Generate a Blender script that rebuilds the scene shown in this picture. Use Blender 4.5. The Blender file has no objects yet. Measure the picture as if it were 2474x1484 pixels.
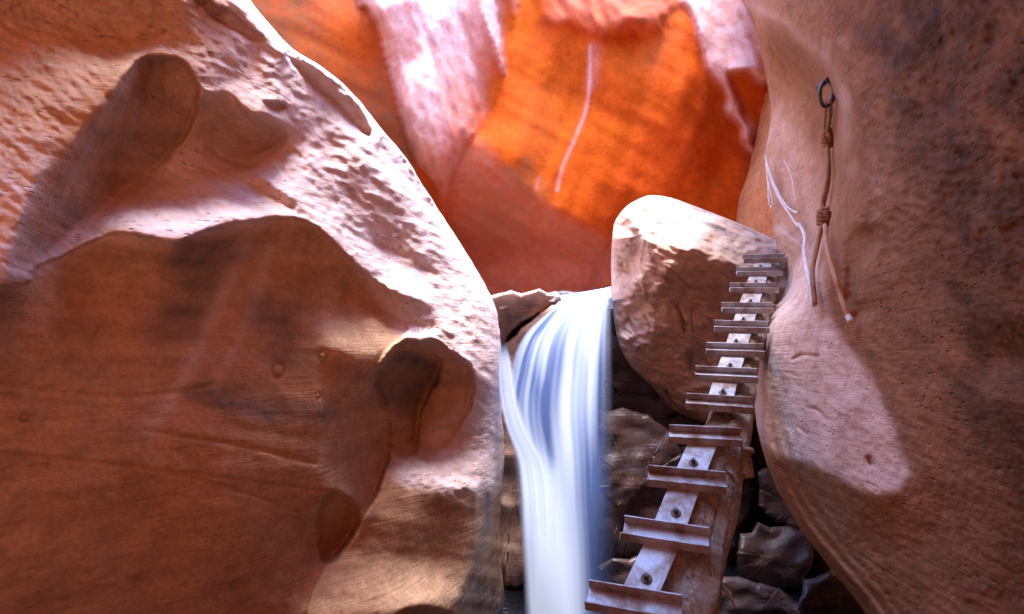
import bpy, math, random
import numpy as np
from mathutils import Vector

# ------------------------------------------------------------------ camera, world, sun, exposure
sc = bpy.context.scene
W, H = 2473.0, 1484.0                  # measuring frame
F = 1374.0                             # focal length in the same unit
PITCH = math.radians(5.0)
CAM = np.array([0.0, 0.0, 1.6])
cam_d = bpy.data.cameras.new('camera')
cam = bpy.data.objects.new('camera', cam_d)
sc.collection.objects.link(cam)
cam.location = CAM
cam.rotation_euler = (math.pi / 2 + PITCH, 0, 0)
cam_d.sensor_width = 36.0
cam_d.lens = F / W * 36.0
cam_d.clip_start = 0.05
cam_d.clip_end = 500.0
sc.camera = cam

SUN_EL, SUN_AZ = 79.0, 172.0           # azimuth clockwise from +Y (the view direction)
world = bpy.data.worlds.new('World')
sc.world = world
world.use_nodes = True
wn = world.node_tree
wn.nodes.clear()
sky = wn.nodes.new('ShaderNodeTexSky')
sky.sky_type = 'NISHITA'
sky.sun_disc = False
sky.sun_elevation = math.radians(SUN_EL)
sky.sun_rotation = math.radians(SUN_AZ)
sky.ozone_density = 6.0
sky.air_density = 1.0
sky.dust_density = 0.5
bg = wn.nodes.new('ShaderNodeBackground')
bg.inputs['Strength'].default_value = 0.15
wo = wn.nodes.new('ShaderNodeOutputWorld')
wn.links.new(sky.outputs[0], bg.inputs[0])
wn.links.new(bg.outputs[0], wo.inputs[0])

sun_d = bpy.data.lights.new('sun', 'SUN')
sun_d.energy = 1.0
sun_d.angle = math.radians(24)
sun_d.color = (1.0, 0.97, 0.95)
sun = bpy.data.objects.new('sun', sun_d)
sc.collection.objects.link(sun)
el, az = math.radians(SUN_EL), math.radians(SUN_AZ)
sd = Vector((math.sin(az) * math.cos(el), math.cos(az) * math.cos(el), math.sin(el)))
sun.rotation_euler = sd.to_track_quat('Z', 'Y').to_euler()
sun.location = (0, 0, 20)

vs = sc.view_settings
sc.display_settings.display_device = 'sRGB'
vs.view_transform = 'Standard'
vs.look = 'None'
vs.exposure = 3.92
vs.gamma = 1.0
vs.use_curve_mapping = False
vs.use_white_balance = True
vs.white_balance_temperature = 6000
vs.white_balance_tint = 8
cy = sc.cycles
cy.max_bounces = 10
cy.diffuse_bounces = 7
cy.glossy_bounces = 4
cy.transparent_max_bounces = 12
cy.use_denoising = True
cy.sample_clamp_indirect = 8.0
cy.caustics_reflective = False
cy.caustics_refractive = False

# ------------------------------------------------------------------ helpers: space
CP, SP = math.cos(PITCH), math.sin(PITCH)


def c2w(x, y, z):
    """camera frame (right, up, forward) -> world"""
    x = np.asarray(x, float); y = np.asarray(y, float); z = np.asarray(z, float)
    return np.stack([x + CAM[0], z * CP - y * SP + CAM[1], z * SP + y * CP + CAM[2]], -1)


def P(px, py, d):
    px = np.asarray(px, float); py = np.asarray(py, float)
    return c2w((px - W / 2) / F * d, (H / 2 - py) / F * d, d + 0 * px)


# ------------------------------------------------------------------ helpers: 2D fields used to sculpt the rock
class Field:
    def __init__(s, x0, x1, y0, y1, h=4.0):
        s.x0, s.y0, s.h = x0, y0, h
        s.nx, s.ny = int((x1 - x0) / h) + 1, int((y1 - y0) / h) + 1
        s.X, s.Y = np.meshgrid(x0 + h * np.arange(s.nx), y0 + h * np.arange(s.ny))
        s.SX = np.zeros_like(s.X); s.SY = np.zeros_like(s.X)

    def blur(s, a, sx, sy=None, ang=0.0):
        """gaussian blur, sigma in frame units, optionally anisotropic and rotated (deg, y down)"""
        sy = sx if sy is None else sy
        if max(sx, sy) <= 0: return a
        pad = int(min(3 * max(sx, sy) / s.h, 160)) + 2
        b = np.pad(a, pad, mode='edge')
        ky = np.fft.fftfreq(b.shape[0])[:, None]; kx = np.fft.rfftfreq(b.shape[1])[None, :]
        c, t = math.cos(math.radians(ang)), math.sin(math.radians(ang))
        u = kx * c + ky * t; v = -kx * t + ky * c
        g = np.exp(-2 * math.pi ** 2 * ((u * sx / s.h) ** 2 + (v * sy / s.h) ** 2))
        return np.fft.irfft2(np.fft.rfft2(b) * g, b.shape)[pad:-pad, pad:-pad]

    def noise(s, lx, ly=None, ang=0.0, seed=0):
        ly = lx if ly is None else ly
        r = np.random.RandomState(seed).randn(*s.X.shape)
        n = s.blur(r, lx, ly, ang)
        n = n - s.blur(n, lx * 3, ly * 3, ang)
        return n / (n.std() + 1e-9)

    def mask(s, pts, soft=3.0, wob=0.0, wl=14.0, seed=1, smooth=True):
        p = catmull(pts, 6, True) if smooth else np.array(pts, float)
        X, Y = s.X, s.Y
        if wob:
            X = X + wob * s.noise(wl, seed=seed); Y = Y + wob * s.noise(wl, seed=seed + 50)
        m = np.zeros(X.shape, bool)
        n = len(p)
        for i in range(n):
            xa, ya = p[i]; xb, yb = p[(i + 1) % n]
            if ya == yb: continue
            c = ((ya > Y) != (yb > Y)) & (X < (xb - xa) * (Y - ya) / (yb - ya) + xa)
            m ^= c
        m = m.astype(float)
        return np.clip(s.blur(m, soft), 0, 1) if soft else m

    def paint(s, pts, sx, sy, soft=5.0, a=1.0, **k):
        m = s.mask(pts, soft, **k) * a
        s.SX = s.SX * (1 - m) + sx * m
        s.SY = s.SY * (1 - m) + sy * m

    def stroke(s, pts, w):
        """distance based falloff 0..1 along a polyline of half-width w"""
        p = catmull(pts, 5, False)
        d2 = np.full(s.X.shape, 1e9)
        for i in range(len(p) - 1):
            a = p[i]; b = p[i + 1]; ab = b - a; L = max(ab @ ab, 1e-6)
            t = np.clip(((s.X - a[0]) * ab[0] + (s.Y - a[1]) * ab[1]) / L, 0, 1)
            d2 = np.minimum(d2, (s.X - a[0] - t * ab[0]) ** 2 + (s.Y - a[1] - t * ab[1]) ** 2)
        return np.exp(-d2 / (w * w))

    def solve(s, u0, span=320.0):
        """relief whose slopes follow the sculpted SX, SY (unit: tangent of tilt) while staying near u0"""
        gx = s.SX / F * s.h; gy = s.SY / F * s.h
        lam = (s.h / span) ** 2
        div = np.zeros_like(gx)
        ex = 0.5 * (gx[:, 1:] + gx[:, :-1]); ey = 0.5 * (gy[1:] + gy[:-1])
        div[:, :-1] += ex; div[:, 1:] -= ex
        div[:-1] += ey; div[1:] -= ey
        b = np.concatenate([div, div[::-1]], 0); b = np.concatenate([b, b[:, ::-1]], 1)
        ky = 2 - 2 * np.cos(2 * np.pi * np.fft.fftfreq(b.shape[0]))[:, None]
        kx = 2 - 2 * np.cos(2 * np.pi * np.fft.rfftfreq(b.shape[1]))[None, :]
        r = np.fft.irfft2(np.fft.rfft2(b) / -(ky + kx + lam), b.shape)[:s.ny, :s.nx]
        s.u = u0 + r
        return s.u

    def at(s, a, px, py):
        fx = np.clip((np.asarray(px, float) - s.x0) / s.h, 0, s.nx - 1.001)
        fy = np.clip((np.asarray(py, float) - s.y0) / s.h, 0, s.ny - 1.001)
        i = fx.astype(int); j = fy.astype(int); u = fx - i; v = fy - j
        return (a[j, i] * (1 - u) * (1 - v) + a[j, i + 1] * u * (1 - v) + a[j + 1, i] * (1 - u) * v + a[j + 1, i + 1] * u * v)

    def depth(s, px, py):
        return np.exp(s.at(s.u, px, py))


def catmull(pts, n=6, closed=True):
    p = np.array(pts, float); N = len(p); out = []
    rng = range(N) if closed else range(N - 1)
    for i in rng:
        if closed: a, b, c, d = p[(i - 1) % N], p[i], p[(i + 1) % N], p[(i + 2) % N]
        else: a, b, c, d = p[max(i - 1, 0)], p[i], p[i + 1], p[min(i + 2, N - 1)]
        for t in np.arange(n) / n:
            out.append(0.5 * ((2 * b) + (c - a) * t + (2 * a - 5 * b + 4 * c - d) * t * t + (3 * b - a - 3 * c + d) * t ** 3))
    if not closed: out.append(p[-1])
    return np.array(out)


# ------------------------------------------------------------------ helpers: meshes
def link(name, me, mat=None, parent=None):
    o = bpy.data.objects.new(name, me)
    sc.collection.objects.link(o)
    if mat: me.materials.append(mat)
    if parent: o.parent = parent
    return o


def mesh_np(name, V, Q, smooth=True):
    me = bpy.data.meshes.new(name)
    V = np.asarray(V, np.float32); Q = np.asarray(Q, np.int32)
    me.vertices.add(len(V)); me.vertices.foreach_set('co', V.ravel())
    k = Q.shape[1]
    me.loops.add(Q.size); me.loops.foreach_set('vertex_index', Q.ravel())
    me.polygons.add(len(Q)); me.polygons.foreach_set('loop_start', np.arange(0, Q.size, k, dtype=np.int32))
    me.update(calc_edges=True)
    me.polygons.foreach_set('use_smooth', np.full(len(Q), smooth))
    me.validate()
    return me


def grid_faces(nr, nc, closed=False, flip=False):
    j, i = np.meshgrid(np.arange(nr - 1), np.arange(nc if closed else nc - 1), indexing='ij')
    i2 = (i + 1) % nc
    q = np.stack([j * nc + i, j * nc + i2, (j + 1) * nc + i2, (j + 1) * nc + i], -1).reshape(-1, 4)
    return q[:, ::-1] if flip else q


def add_attr(me, name, vals):
    a = me.attributes.new(name, 'FLOAT', 'POINT')
    a.data.foreach_set('value', np.asarray(vals, np.float32).ravel())


def from_py(name, V, Fc, mat, parent=None, smooth=False, bevel=0.0):
    me = bpy.data.meshes.new(name); me.from_pydata([tuple(v) for v in V], [], [tuple(f) for f in Fc]); me.update()
    if smooth:
        for p in me.polygons: p.use_smooth = True
    o = link(name, me, mat, parent)
    if bevel:
        b = o.modifiers.new('bevel', 'BEVEL'); b.width = bevel; b.segments = 2; b.limit_method = 'ANGLE'
    return o


def tube(pts, rad, n=10, cap=True, twist=0.0, braid=0.0):
    """tapered tube through world points; rad scalar or list"""
    p = np.array(pts, float); m = len(p)
    rad = np.full(m, rad) if np.isscalar(rad) else np.array(rad, float)
    T = np.gradient(p, axis=0); T /= np.linalg.norm(T, axis=1)[:, None] + 1e-12
    up = np.array([0.3, 0.2, 0.93]); N = np.cross(T[0], up); N /= np.linalg.norm(N)
    V = []
    for i in range(m):
        N = N - T[i] * (N @ T[i]); N /= np.linalg.norm(N) + 1e-12
        B = np.cross(T[i], N)
        for k in range(n):
            a = 2 * math.pi * k / n
            r = rad[i] * (1 + braid * math.sin(3 * a + twist * i))
            V.append(p[i] + r * (math.cos(a) * N + math.sin(a) * B))
    Q = [tuple(int(x) for x in q) for q in grid_faces(m, n, True)]
    Fc = list(Q)
    if cap:
        Fc.append(tuple(range(n - 1, -1, -1))); Fc.append(tuple((m - 1) * n + k for k in range(n)))
    return V, Fc


def tag(o, label=None, cat=None, group=None, kind=None):
    if label: o['label'] = label
    if cat: o['category'] = cat
    if group: o['group'] = group
    if kind: o['kind'] = kind
    return o


# ------------------------------------------------------------------ materials
def new_mat(name):
    m = bpy.data.materials.new(name); m.use_nodes = True
    nt = m.node_tree; nt.nodes.clear()
    o = nt.nodes.new('ShaderNodeOutputMaterial'); b = nt.nodes.new('ShaderNodeBsdfPrincipled')
    nt.links.new(b.outputs[0], o.inputs[0])
    return m, nt, b, o


class NB:
    """tiny node builder"""
    def __init__(s, nt): s.nt = nt
    def n(s, t, **k):
        x = s.nt.nodes.new(t)
        for a, b in k.items(): setattr(x, a, b)
        return x
    def l(s, a, b): s.nt.links.new(a, b)
    def coord(s, scale=(1, 1, 1), rot=(0, 0, 0)):
        tc = s.n('ShaderNodeTexCoord'); mp = s.n('ShaderNodeMapping')
        mp.inputs['Scale'].default_value = scale; mp.inputs['Rotation'].default_value = rot
        s.l(tc.outputs['Object'], mp.inputs[0]); return mp.outputs[0]
    def noise(s, vec, scale, detail=6, rough=0.6, dist=0.0):
        x = s.n('ShaderNodeTexNoise'); x.inputs['Scale'].default_value = scale
        x.inputs['Detail'].default_value = detail; x.inputs['Roughness'].default_value = rough
        x.inputs['Distortion'].default_value = dist
        s.l(vec, x.inputs['Vector']); return x.outputs['Fac']
    def ramp(s, fac, stops):
        r = s.n('ShaderNodeValToRGB'); e = r.color_ramp.elements
        while len(e) < len(stops): e.new(0.5)
        for q, (p, c) in zip(e, stops):
            q.position = p; q.color = (*c, 1) if hasattr(c, '__len__') else (c, c, c, 1)
        s.l(fac, r.inputs[0]); return r.outputs[0]
    def mix(s, fac, a, b, blend='MIX'):
        m = s.n('ShaderNodeMix', data_type='RGBA', blend_type=blend)
        for sock, v in ((m.inputs[0], fac), (m.inputs[6], a), (m.inputs[7], b)):
            if hasattr(v, 'links') or isinstance(v, bpy.types.NodeSocket): s.l(v, sock)
            elif hasattr(v, '__len__'): sock.default_value = (*v, 1)
            else: sock.default_value = v
        return m.outputs[2]
    def math(s, op, a, b=0.0, clamp=False):
        m = s.n('ShaderNodeMath', operation=op, use_clamp=clamp)
        for sock, v in ((m.inputs[0], a), (m.inputs[1], b)):
            if isinstance(v, bpy.types.NodeSocket): s.l(v, sock)
            else: sock.default_value = v
        return m.outputs[0]
    def attr(s, name):
        a = s.n('ShaderNodeAttribute', attribute_name=name); return a.outputs['Fac']
    def bump(s, h, strength, dist, prev=None):
        b = s.n('ShaderNodeBump'); b.inputs['Strength'].default_value = strength; b.inputs['Distance'].default_value = dist
        s.l(h, b.inputs['Height'])
        if prev is not None: s.l(prev, b.inputs['Normal'])
        return b.outputs[0]


def rock_mat(name, base, alt, dark, bed_rot=(0, 0, 0), bed=(0.6, 0.6, 7.0), bed_amt=0.5, rough=0.74, fine=1.0, spec=0.25,
             varnish_shade=(0.10, 0.085, 0.10), mineral_lit=(0.72, 0.56, 0.57), pits=0.5, wetc=0.0, bedb=1.0):
    m, nt, b, out = new_mat(name); k = NB(nt)
    v = k.coord(); vb = k.coord(bed, bed_rot)
    n1 = k.noise(v, 0.9, 6, 0.62, 0.4)
    n2 = k.noise(vb, 1.1, 8, 0.66, 0.3)
    n3 = k.noise(v, 9.0, 6, 0.7)
    n4 = k.noise(v, 45.0, 4, 0.7)
    vbf = k.coord((bed[0] * 1.5, bed[1] * 1.5, bed[2] * 4.5), bed_rot)
    n5 = k.noise(vbf, 2.2, 5, 0.7, 0.2)
    col = k.mix(k.ramp(n1, [(0.32, 0.0), (0.68, 1.0)]), base, alt)
    col = k.mix(k.math('MULTIPLY', k.ramp(n2, [(0.45, 0.0), (0.68, 1.0)]), bed_amt), col, dark)
    col = k.mix(k.math('MULTIPLY', k.ramp(n5, [(0.50, 0.0), (0.72, 1.0)]), bed_amt * 0.7), col, dark)
    sp = k.ramp(n3, [(0.35, 0.72), (0.6, 1.12)])
    col = k.mix(0.8 * fine, col, sp, 'MULTIPLY')
    sp2 = k.ramp(n4, [(0.3, 0.7), (0.6, 1.12)])
    col = k.mix(0.55 * fine, col, sp2, 'MULTIPLY')
    # mineral crust and desert varnish, plus painted skylight and shade (attributes), broken up by noise
    br = k.ramp(k.noise(v, 5.0, 8, 0.7, 0.6), [(0.3, 0.35), (0.65, 1.0)])
    col = k.mix(k.math('MULTIPLY', k.attr('mineral_lit'), br, True), col, mineral_lit)
    col = k.mix(k.math('MULTIPLY', k.attr('varnish_shade'), br, True), col, varnish_shade)
    # small weathering pits
    vo = k.n('ShaderNodeTexVoronoi'); vo.inputs['Scale'].default_value = 16.0
    vp = k.coord((1, 1, 2.2), bed_rot); k.l(vp, vo.inputs['Vector'])
    gate = k.ramp(k.noise(v, 3.0, 3, 0.5), [(0.42, 0.0), (0.58, 1.0)])
    pit = k.math('MULTIPLY', k.ramp(vo.outputs['Distance'], [(0.10, 1.0), (0.24, 0.0)]), gate)
    pit = k.math('MULTIPLY', pit, k.math('MULTIPLY', k.attr('pitted'), pits))
    col = k.mix(k.math('MULTIPLY', pit, 0.75), col, dark)
    k.l(col, b.inputs['Base Color'])
    wet = k.attr('wet')
    r = k.math('SUBTRACT', k.math('ADD', rough, k.math('MULTIPLY', n3, 0.2)), k.math('MULTIPLY', k.math('ADD', wet, wetc), 0.55), True)
    r = k.math('MAXIMUM', r, 0.12)
    k.l(r, b.inputs['Roughness'])
    b.inputs['Specular IOR Level'].default_value = spec
    nb = k.bump(n2, 0.35 * bedb, 0.05)
    nb = k.bump(n5, 0.28 * bedb, 0.02, nb)
    nb = k.bump(n3, 0.4 * fine, 0.025, nb)
    nb = k.bump(n4, 0.28 * fine, 0.008, nb)
    nb = k.bump(k.math('SUBTRACT', 1.0, pit), 1.0, 0.02, nb)
    k.l(nb, b.inputs['Normal'])
    return m


M = {}
M['left'] = rock_mat('left_sandstone', (0.56, 0.335, 0.205), (0.52, 0.275, 0.155), (0.35, 0.17, 0.10), bed_rot=(0.0, 0.55, 0.0), bed=(0.5, 0.5, 6.0), bed_amt=0.55, pits=0.45)
M['right'] = rock_mat('right_sandstone', (0.36, 0.175, 0.085), (0.30, 0.125, 0.055), (0.18, 0.075, 0.035), bed_rot=(-0.5, 0.0, 0.0), bed=(0.5, 0.5, 6.0), bed_amt=0.35, pits=0.6, varnish_shade=(0.055, 0.026, 0.013), mineral_lit=(0.80, 0.56, 0.45), spec=0.15)
M['back'] = rock_mat('orange_sandstone', (0.49, 0.082, 0.004), (0.43, 0.050, 0.004), (0.27, 0.03, 0.005), bed_rot=(0.0, 0.45, 0.0), bed=(0.25, 0.25, 2.2), bed_amt=0.22, rough=0.6, fine=0.8, mineral_lit=(0.72, 0.50, 0.46), varnish_shade=(0.17, 0.07, 0.032), spec=0.03, bedb=0.35)
M['shell'] = rock_mat('canyon_sandstone', (0.62, 0.28, 0.12), (0.55, 0.21, 0.08), (0.36, 0.13, 0.05))
M['boulder'] = rock_mat('boulder_sandstone', (0.62, 0.40, 0.28), (0.55, 0.30, 0.19), (0.34, 0.18, 0.12), bed_rot=(0.0, -0.5, 0.0), bed=(0.5, 1.0, 5.0), pits=0.8, mineral_lit=(0.72, 0.62, 0.58))
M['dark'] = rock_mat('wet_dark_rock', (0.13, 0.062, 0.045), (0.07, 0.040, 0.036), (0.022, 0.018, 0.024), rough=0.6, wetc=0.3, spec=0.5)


# ------------------------------------------------------------------ SETTING: left wall
EDGE_B = [(250, -700), (480, -200), (560, -60), (605, 0), (618, 18), (700, 112), (775, 160), (850, 225), (925, 315), (983, 385), (1023, 450),
          (1073, 530), (1123, 605), (1173, 690), (1195, 735), (1205, 790), (1210, 860), (1213, 930), (1213, 1000), (1218, 1092),
          (1211, 1190), (1208, 1260), (1210, 1320), (1214, 1400), (1225, 1500), (1240, 1750)]
EDGE_C = [(1650, -700), (1740, -200), (1775, -60), (1791, 0), (1816, 40), (1831, 100), (1846, 160), (1856, 225), (1863, 275), (1851, 350), (1847, 380), (1856, 435),
          (1866, 500), (1871, 575), (1884, 620), (1900, 680), (1886, 725), (1871, 745), (1846, 817), (1831, 867), (1823, 917), (1824, 992), (1836, 1067),
          (1866, 1157), (1896, 1217), (1936, 1282), (1981, 1342), (2026, 1397), (2066, 1447), (2100, 1500), (2200, 1700)]


def edge_fn(pts, rough=0.0, seed=3):
    c = catmull(pts, 8, False)
    o = np.argsort(c[:, 1]); x = c[o, 0]; y = c[o, 1]
    rs = np.random.RandomState(seed); ph = rs.rand(12) * 6.28
    def f(py):
        r = sum(rough / (1 + i * 0.5) * np.sin(np.asarray(py) * (0.02 + 0.023 * i) + ph[i]) for i in range(12)) if rough else 0
        return np.interp(py, y, x) + r
    return f


edgeB = edge_fn(EDGE_B, 0.7)
edgeC = edge_fn(EDGE_C, 0.6, 5)


def patch(name, fld, fl, fr, rows, cols, mat, wrap=None, attrs=(), roundw=0.0, roundd=0.0, back=1.6, tuck=90.0):
    """sheet of rock between two edge curves; on the wrap side it rounds over and runs back into depth"""
    PY, S = np.meshgrid(rows, cols, indexing='ij')
    L = fl(PY); R = fr(PY)
    PX = L + (R - L) * S
    D = fld.depth(PX, PY)
    if wrap and roundw:
        t = np.clip(1 - ((R - PX) if wrap == 'r' else (PX - L)) / roundw, 0, 1)
        D = D + roundd * (1 - np.sqrt(np.clip(1 - t ** 2 * 0.96, 0, 1)))
    nx = 14
    if wrap:
        k = (np.arange(1, nx + 1) / nx)[None, :]
        sgn = -1 if wrap == 'r' else 1
        e = PX[:, -1:] if wrap == 'r' else PX[:, :1]
        dd = D[:, -1:] if wrap == 'r' else D[:, :1]
        ex = e + sgn * tuck * k ** 1.5; ed = dd + back * k
        ey = np.repeat(PY[:, :1], nx, 1)
        if wrap == 'r':
            PX = np.hstack([PX, ex]); D = np.hstack([D, ed]); PY = np.hstack([PY, ey])
        else:
            PX = np.hstack([ex[:, ::-1], PX]); D = np.hstack([ed[:, ::-1], D]); PY = np.hstack([ey, PY])
    V = P(PX, PY, D).reshape(-1, 3)
    me = mesh_np(name, V, grid_faces(*PX.shape, flip=True))
    for an, af in attrs:
        add_attr(me, an, fld.at(af, PX, PY))
    o = link(name, me, mat)
    return o


def rows_of(a, b, step=3.2, far=10.0):
    return np.concatenate([np.arange(a, -20, far), np.arange(-20, 1500, step), np.arange(1500, b, far)])


fb = Field(-700, 1340, -600, 1760)
k = (fb.X - W / 2) / F
u0 = np.log(3.493 / (0.6786 - np.minimum(k, 0.2)))
pn = fb.paint
ALL = [(-2000, -2000), (3000, -2000), (3000, 3000), (-2000, 3000)]
pn(ALL, 0.0, -0.25, 0, smooth=False)
pn([(-700, -600), (700, -600), (640, 60), (500, 170), (330, 120), (0, 60), (-700, 200)], 0.1, -0.05, 40)
# upper slope and crest
pn([(0, 60), (330, 120), (500, 170), (640, 60), (720, 120), (930, 320), (1080, 540), (1200, 740), (1215, 900), (1100, 870), (960, 760), (860, 640), (740, 530), (500, 555), (300, 560), (0, 690), (-300, 700), (-300, 60)], 0.0, -0.75, 14)
pn([(600, 10), (700, 108), (850, 220), (985, 385), (1125, 605), (1198, 740), (1210, 860), (1165, 860), (1120, 740), (1040, 610), (960, 480), (890, 370), (800, 260), (690, 150)], 0.55, -1.15, 8)
# undercut crack running beside the crest
pn([(690, 122), (740, 150), (830, 220), (880, 290), (895, 330), (850, 300), (790, 240), (720, 175)], 0.2, 1.6, 3, wob=2)
pn([(480, -20), (520, 10), (600, 60), (638, 96), (600, 92), (540, 60), (470, 0)], 0.2, 1.8, 3, wob=2)
pn([(930, 330), (985, 400), (1045, 490), (1030, 495), (975, 430), (920, 360)], 0.2, 0.9, 3, wob=2)
# pink shelf upper left, softly shaded folds
pn([(180, -30), (420, -20), (470, 60), (520, 110), (640, 100), (560, 140), (430, 100), (300, 80), (190, 30)], -0.2, 0.6, 14)
pn([(560, 20), (640, 95), (600, 150), (560, 215), (470, 205), (430, 150), (500, 130)], -0.2, 0.55, 15)
pn([(560, 60), (620, 90), (560, 170), (500, 220), (440, 210), (500, 140)], 0.3, 0.1, 16)
# hollow one: big oval scoop
pn([(60, 650), (110, 500), (150, 400), (240, 260), (330, 155), (400, 140), (452, 160), (478, 230), (460, 305), (400, 385), (300, 460), (180, 560)], 0.15, 1.8, 14, wob=1.5)
pn([(60, 650), (100, 540), (160, 440), (230, 400), (270, 450), (190, 560), (100, 650)], 0.5, 1.3, 16)
pn([(355, 160), (452, 160), (476, 230), (456, 300), (400, 380), (320, 420), (350, 280)], -0.5, 0.75, 10)
pn([(20, 690), (40, 560), (90, 420), (120, 430), (90, 560), (60, 660)], 1.2, 0.0, 12)
# hollow two
pn([(478, 232), (540, 225), (600, 270), (660, 290), (690, 330), (670, 360), (600, 400), (540, 385), (500, 340), (482, 300)], 0.1, 1.2, 5, wob=3)
pn([(560, 310), (620, 280), (688, 330), (660, 370), (600, 398), (550, 370)], 0.1, 1.4, 8, wob=3)
pn([(640, 245), (680, 250), (690, 262), (660, 268)], 0, 1.5, 3)
# bright bands below the hollows
pn([(80, 640), (250, 520), (400, 430), (520, 400), (620, 415), (690, 400), (760, 470), (770, 525), (620, 525), (500, 550), (420, 580), (300, 555), (180, 590), (90, 640)], 0.0, -1.3, 10, wob=2)
pn([(560, 415), (640, 430), (720, 490), (745, 520), (690, 500), (620, 460)], 0.1, 0.6, 7, wob=3)
# folds right of centre
pn([(830, 370), (900, 400), (960, 470), (1000, 545), (990, 580), (940, 560), (880, 520), (840, 460)], 0.3, 0.35, 12, wob=3)
pn([(950, 590), (1000, 600), (1040, 640), (1010, 660), (960, 630)], 0.2, 0.3, 10, wob=2)
pn([(720, 330), (800, 380), (830, 480), (780, 500), (730, 430)], -0.3, -1.2, 14)
pn([(770, 520), (850, 560), (960, 640), (1010, 720), (960, 740), (900, 690), (830, 610)], 0, -1.4, 8, wob=2)
pn([(640, 130), (700, 190), (780, 280), (860, 360), (840, 390), (760, 320), (690, 250), (640, 190)], 0.35, -0.2, 10, wob=4)
pn([(700, 380), (760, 420), (800, 500), (760, 520), (715, 450)], 0.5, -0.1, 12, wob=3)
pn([(860, 480), (930, 520), (990, 580), (960, 600), (890, 560)], 0.2, 0.6, 8, wob=4)
pn([(1040, 560), (1090, 640), (1140, 730), (1100, 740), (1060, 660)], 0.1, -0.4, 14, wob=4)
# great dome: overhanging face below the bright band
DOME = [(-700, 720), (0, 692), (80, 652), (200, 592), (300, 562), (420, 588), (500, 556), (620, 532), (700, 528), (760, 545), (830, 610), (880, 665), (935, 700), (960, 760), (985, 800), (930, 850), (905, 905),
        (905, 945), (945, 1040), (930, 1130), (895, 1210), (850, 1280), (815, 1340), (790, 1355), (740, 1480), (700, 1760), (-700, 1760)]
pn(DOME, 0.05, 0.30, 3, wob=1.5)
pn([(0, 700), (200, 600), (300, 568), (420, 592), (620, 536), (740, 540), (860, 650), (930, 712), (900, 760), (820, 720), (700, 620), (560, 620), (420, 660), (260, 640), (100, 700), (0, 760)], 0.05, 0.85, 16)
pn([(0, 1180), (760, 1180), (740, 1480), (740, 1760), (-700, 1760), (-700, 1180)], 0.0, 0.55, 90)
# lit patch on the shoulder at right of the dome
pn([(800, 740), (850, 700), (940, 720), (1000, 760), (1010, 800), (950, 830), (900, 870), (820, 850), (790, 800)], 0.3, -0.85, 14, wob=2)
pn([(940, 700), (1000, 720), (1050, 760), (1030, 790), (975, 775), (945, 745)], 0.2, 0.7, 4, wob=3)
# column bulging at the right of the dome, hollow at its foot
pn([(760, 960), (850, 930), (900, 930), (935, 1040), (920, 1130), (880, 1210), (830, 1280), (810, 1200), (840, 1060)], 0.75, 0.1, 18)
pn([(850, 1060), (890, 1080), (890, 1180), (850, 1200), (835, 1140)], 0.5, -0.25, 12)
pn([(775, 1230), (800, 1190), (850, 1210), (870, 1260), (835, 1320), (805, 1350), (775, 1345), (768, 1290)], -0.6, 1.4, 8)
# pothole
pn([(903, 915), (925, 875), (970, 832), (1050, 828), (1112, 865), (1142, 915), (1133, 985), (1092, 1062), (1042, 1112), (998, 1108), (958, 1085), (952, 1010), (915, 965)], 0.3, 1.1, 4, wob=6)
pn([(1060, 870), (1108, 880), (1130, 930), (1120, 990), (1080, 1060), (1035, 1100), (1005, 1095), (1020, 1000)], -1.0, 0.5, 5)
pn([(958, 960), (1010, 960), (1000, 1090), (960, 1080)], 1.1, 0.5, 5, wob=2)
pn([(960, 1060), (1000, 1075), (1045, 1085), (1090, 1040), (1110, 1055), (1050, 1120), (1000, 1118), (960, 1095)], 0.2, -1.5, 5, wob=2)
# pillar and bright lip under the pothole
pn([(1130, 860), (1205, 780), (1213, 930), (1213, 1010), (1190, 1050), (1170, 1150), (1150, 1120), (1110, 1060), (1145, 980), (1150, 910)], 0.45, -0.75, 9)
pn([(1000, 1120), (1060, 1110), (1110, 1050), (1140, 1060), (1160, 1140), (1150, 1180), (1060, 1170), (1010, 1150)], 0.1, -1.35, 7, wob=2)
pn([(1185, 900), (1215, 900), (1222, 1100), (1245, 1260), (1262, 1400), (1200, 1400), (1190, 1200), (1170, 1080)], 1.1, 0.1, 8)
# bright rim where the lower block turns up beside the column
pn([(947, 1050), (938, 1140), (908, 1212), (868, 1287), (818, 1350), (840, 1372), (905, 1312), (955, 1225), (985, 1130), (975, 1060)], 0.1, -1.2, 5, wob=2)
# lower block
pn([(960, 1190), (1060, 1180), (1155, 1190), (1165, 1300), (1140, 1420), (1090, 1500), (1000, 1520), (900, 1500), (960, 1330)], 0.1, 0.12, 10, wob=2)
pn([(900, 1220), (960, 1180), (1000, 1200), (960, 1300), (880, 1330), (840, 1310)], -0.2, -0.5, 20)
pn([(820, 1345), (900, 1330), (1020, 1360), (1090, 1400), (1060, 1450), (960, 1480), (760, 1500), (770, 1400)], 0.0, -0.85, 24)
pn([(960, 1480), (1030, 1462), (1090, 1484), (1080, 1560), (940, 1560)], 0.3, 1.0, 5)
pn([(1160, 1185), (1195, 1250), (1210, 1330), (1230, 1400), (1262, 1420), (1262, 1760), (1000, 1760), (1095, 1490), (1150, 1400), (1160, 1290)], 0.9, 0.35, 6)
pn([(1150, 1180), (1168, 1190), (1166, 1300), (1150, 1380), (1105, 1470), (1095, 1465), (1140, 1370), (1152, 1280)], 1.5, -0.2, 4)
fb.SX *= 1.35; fb.SY *= 1.35
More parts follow.
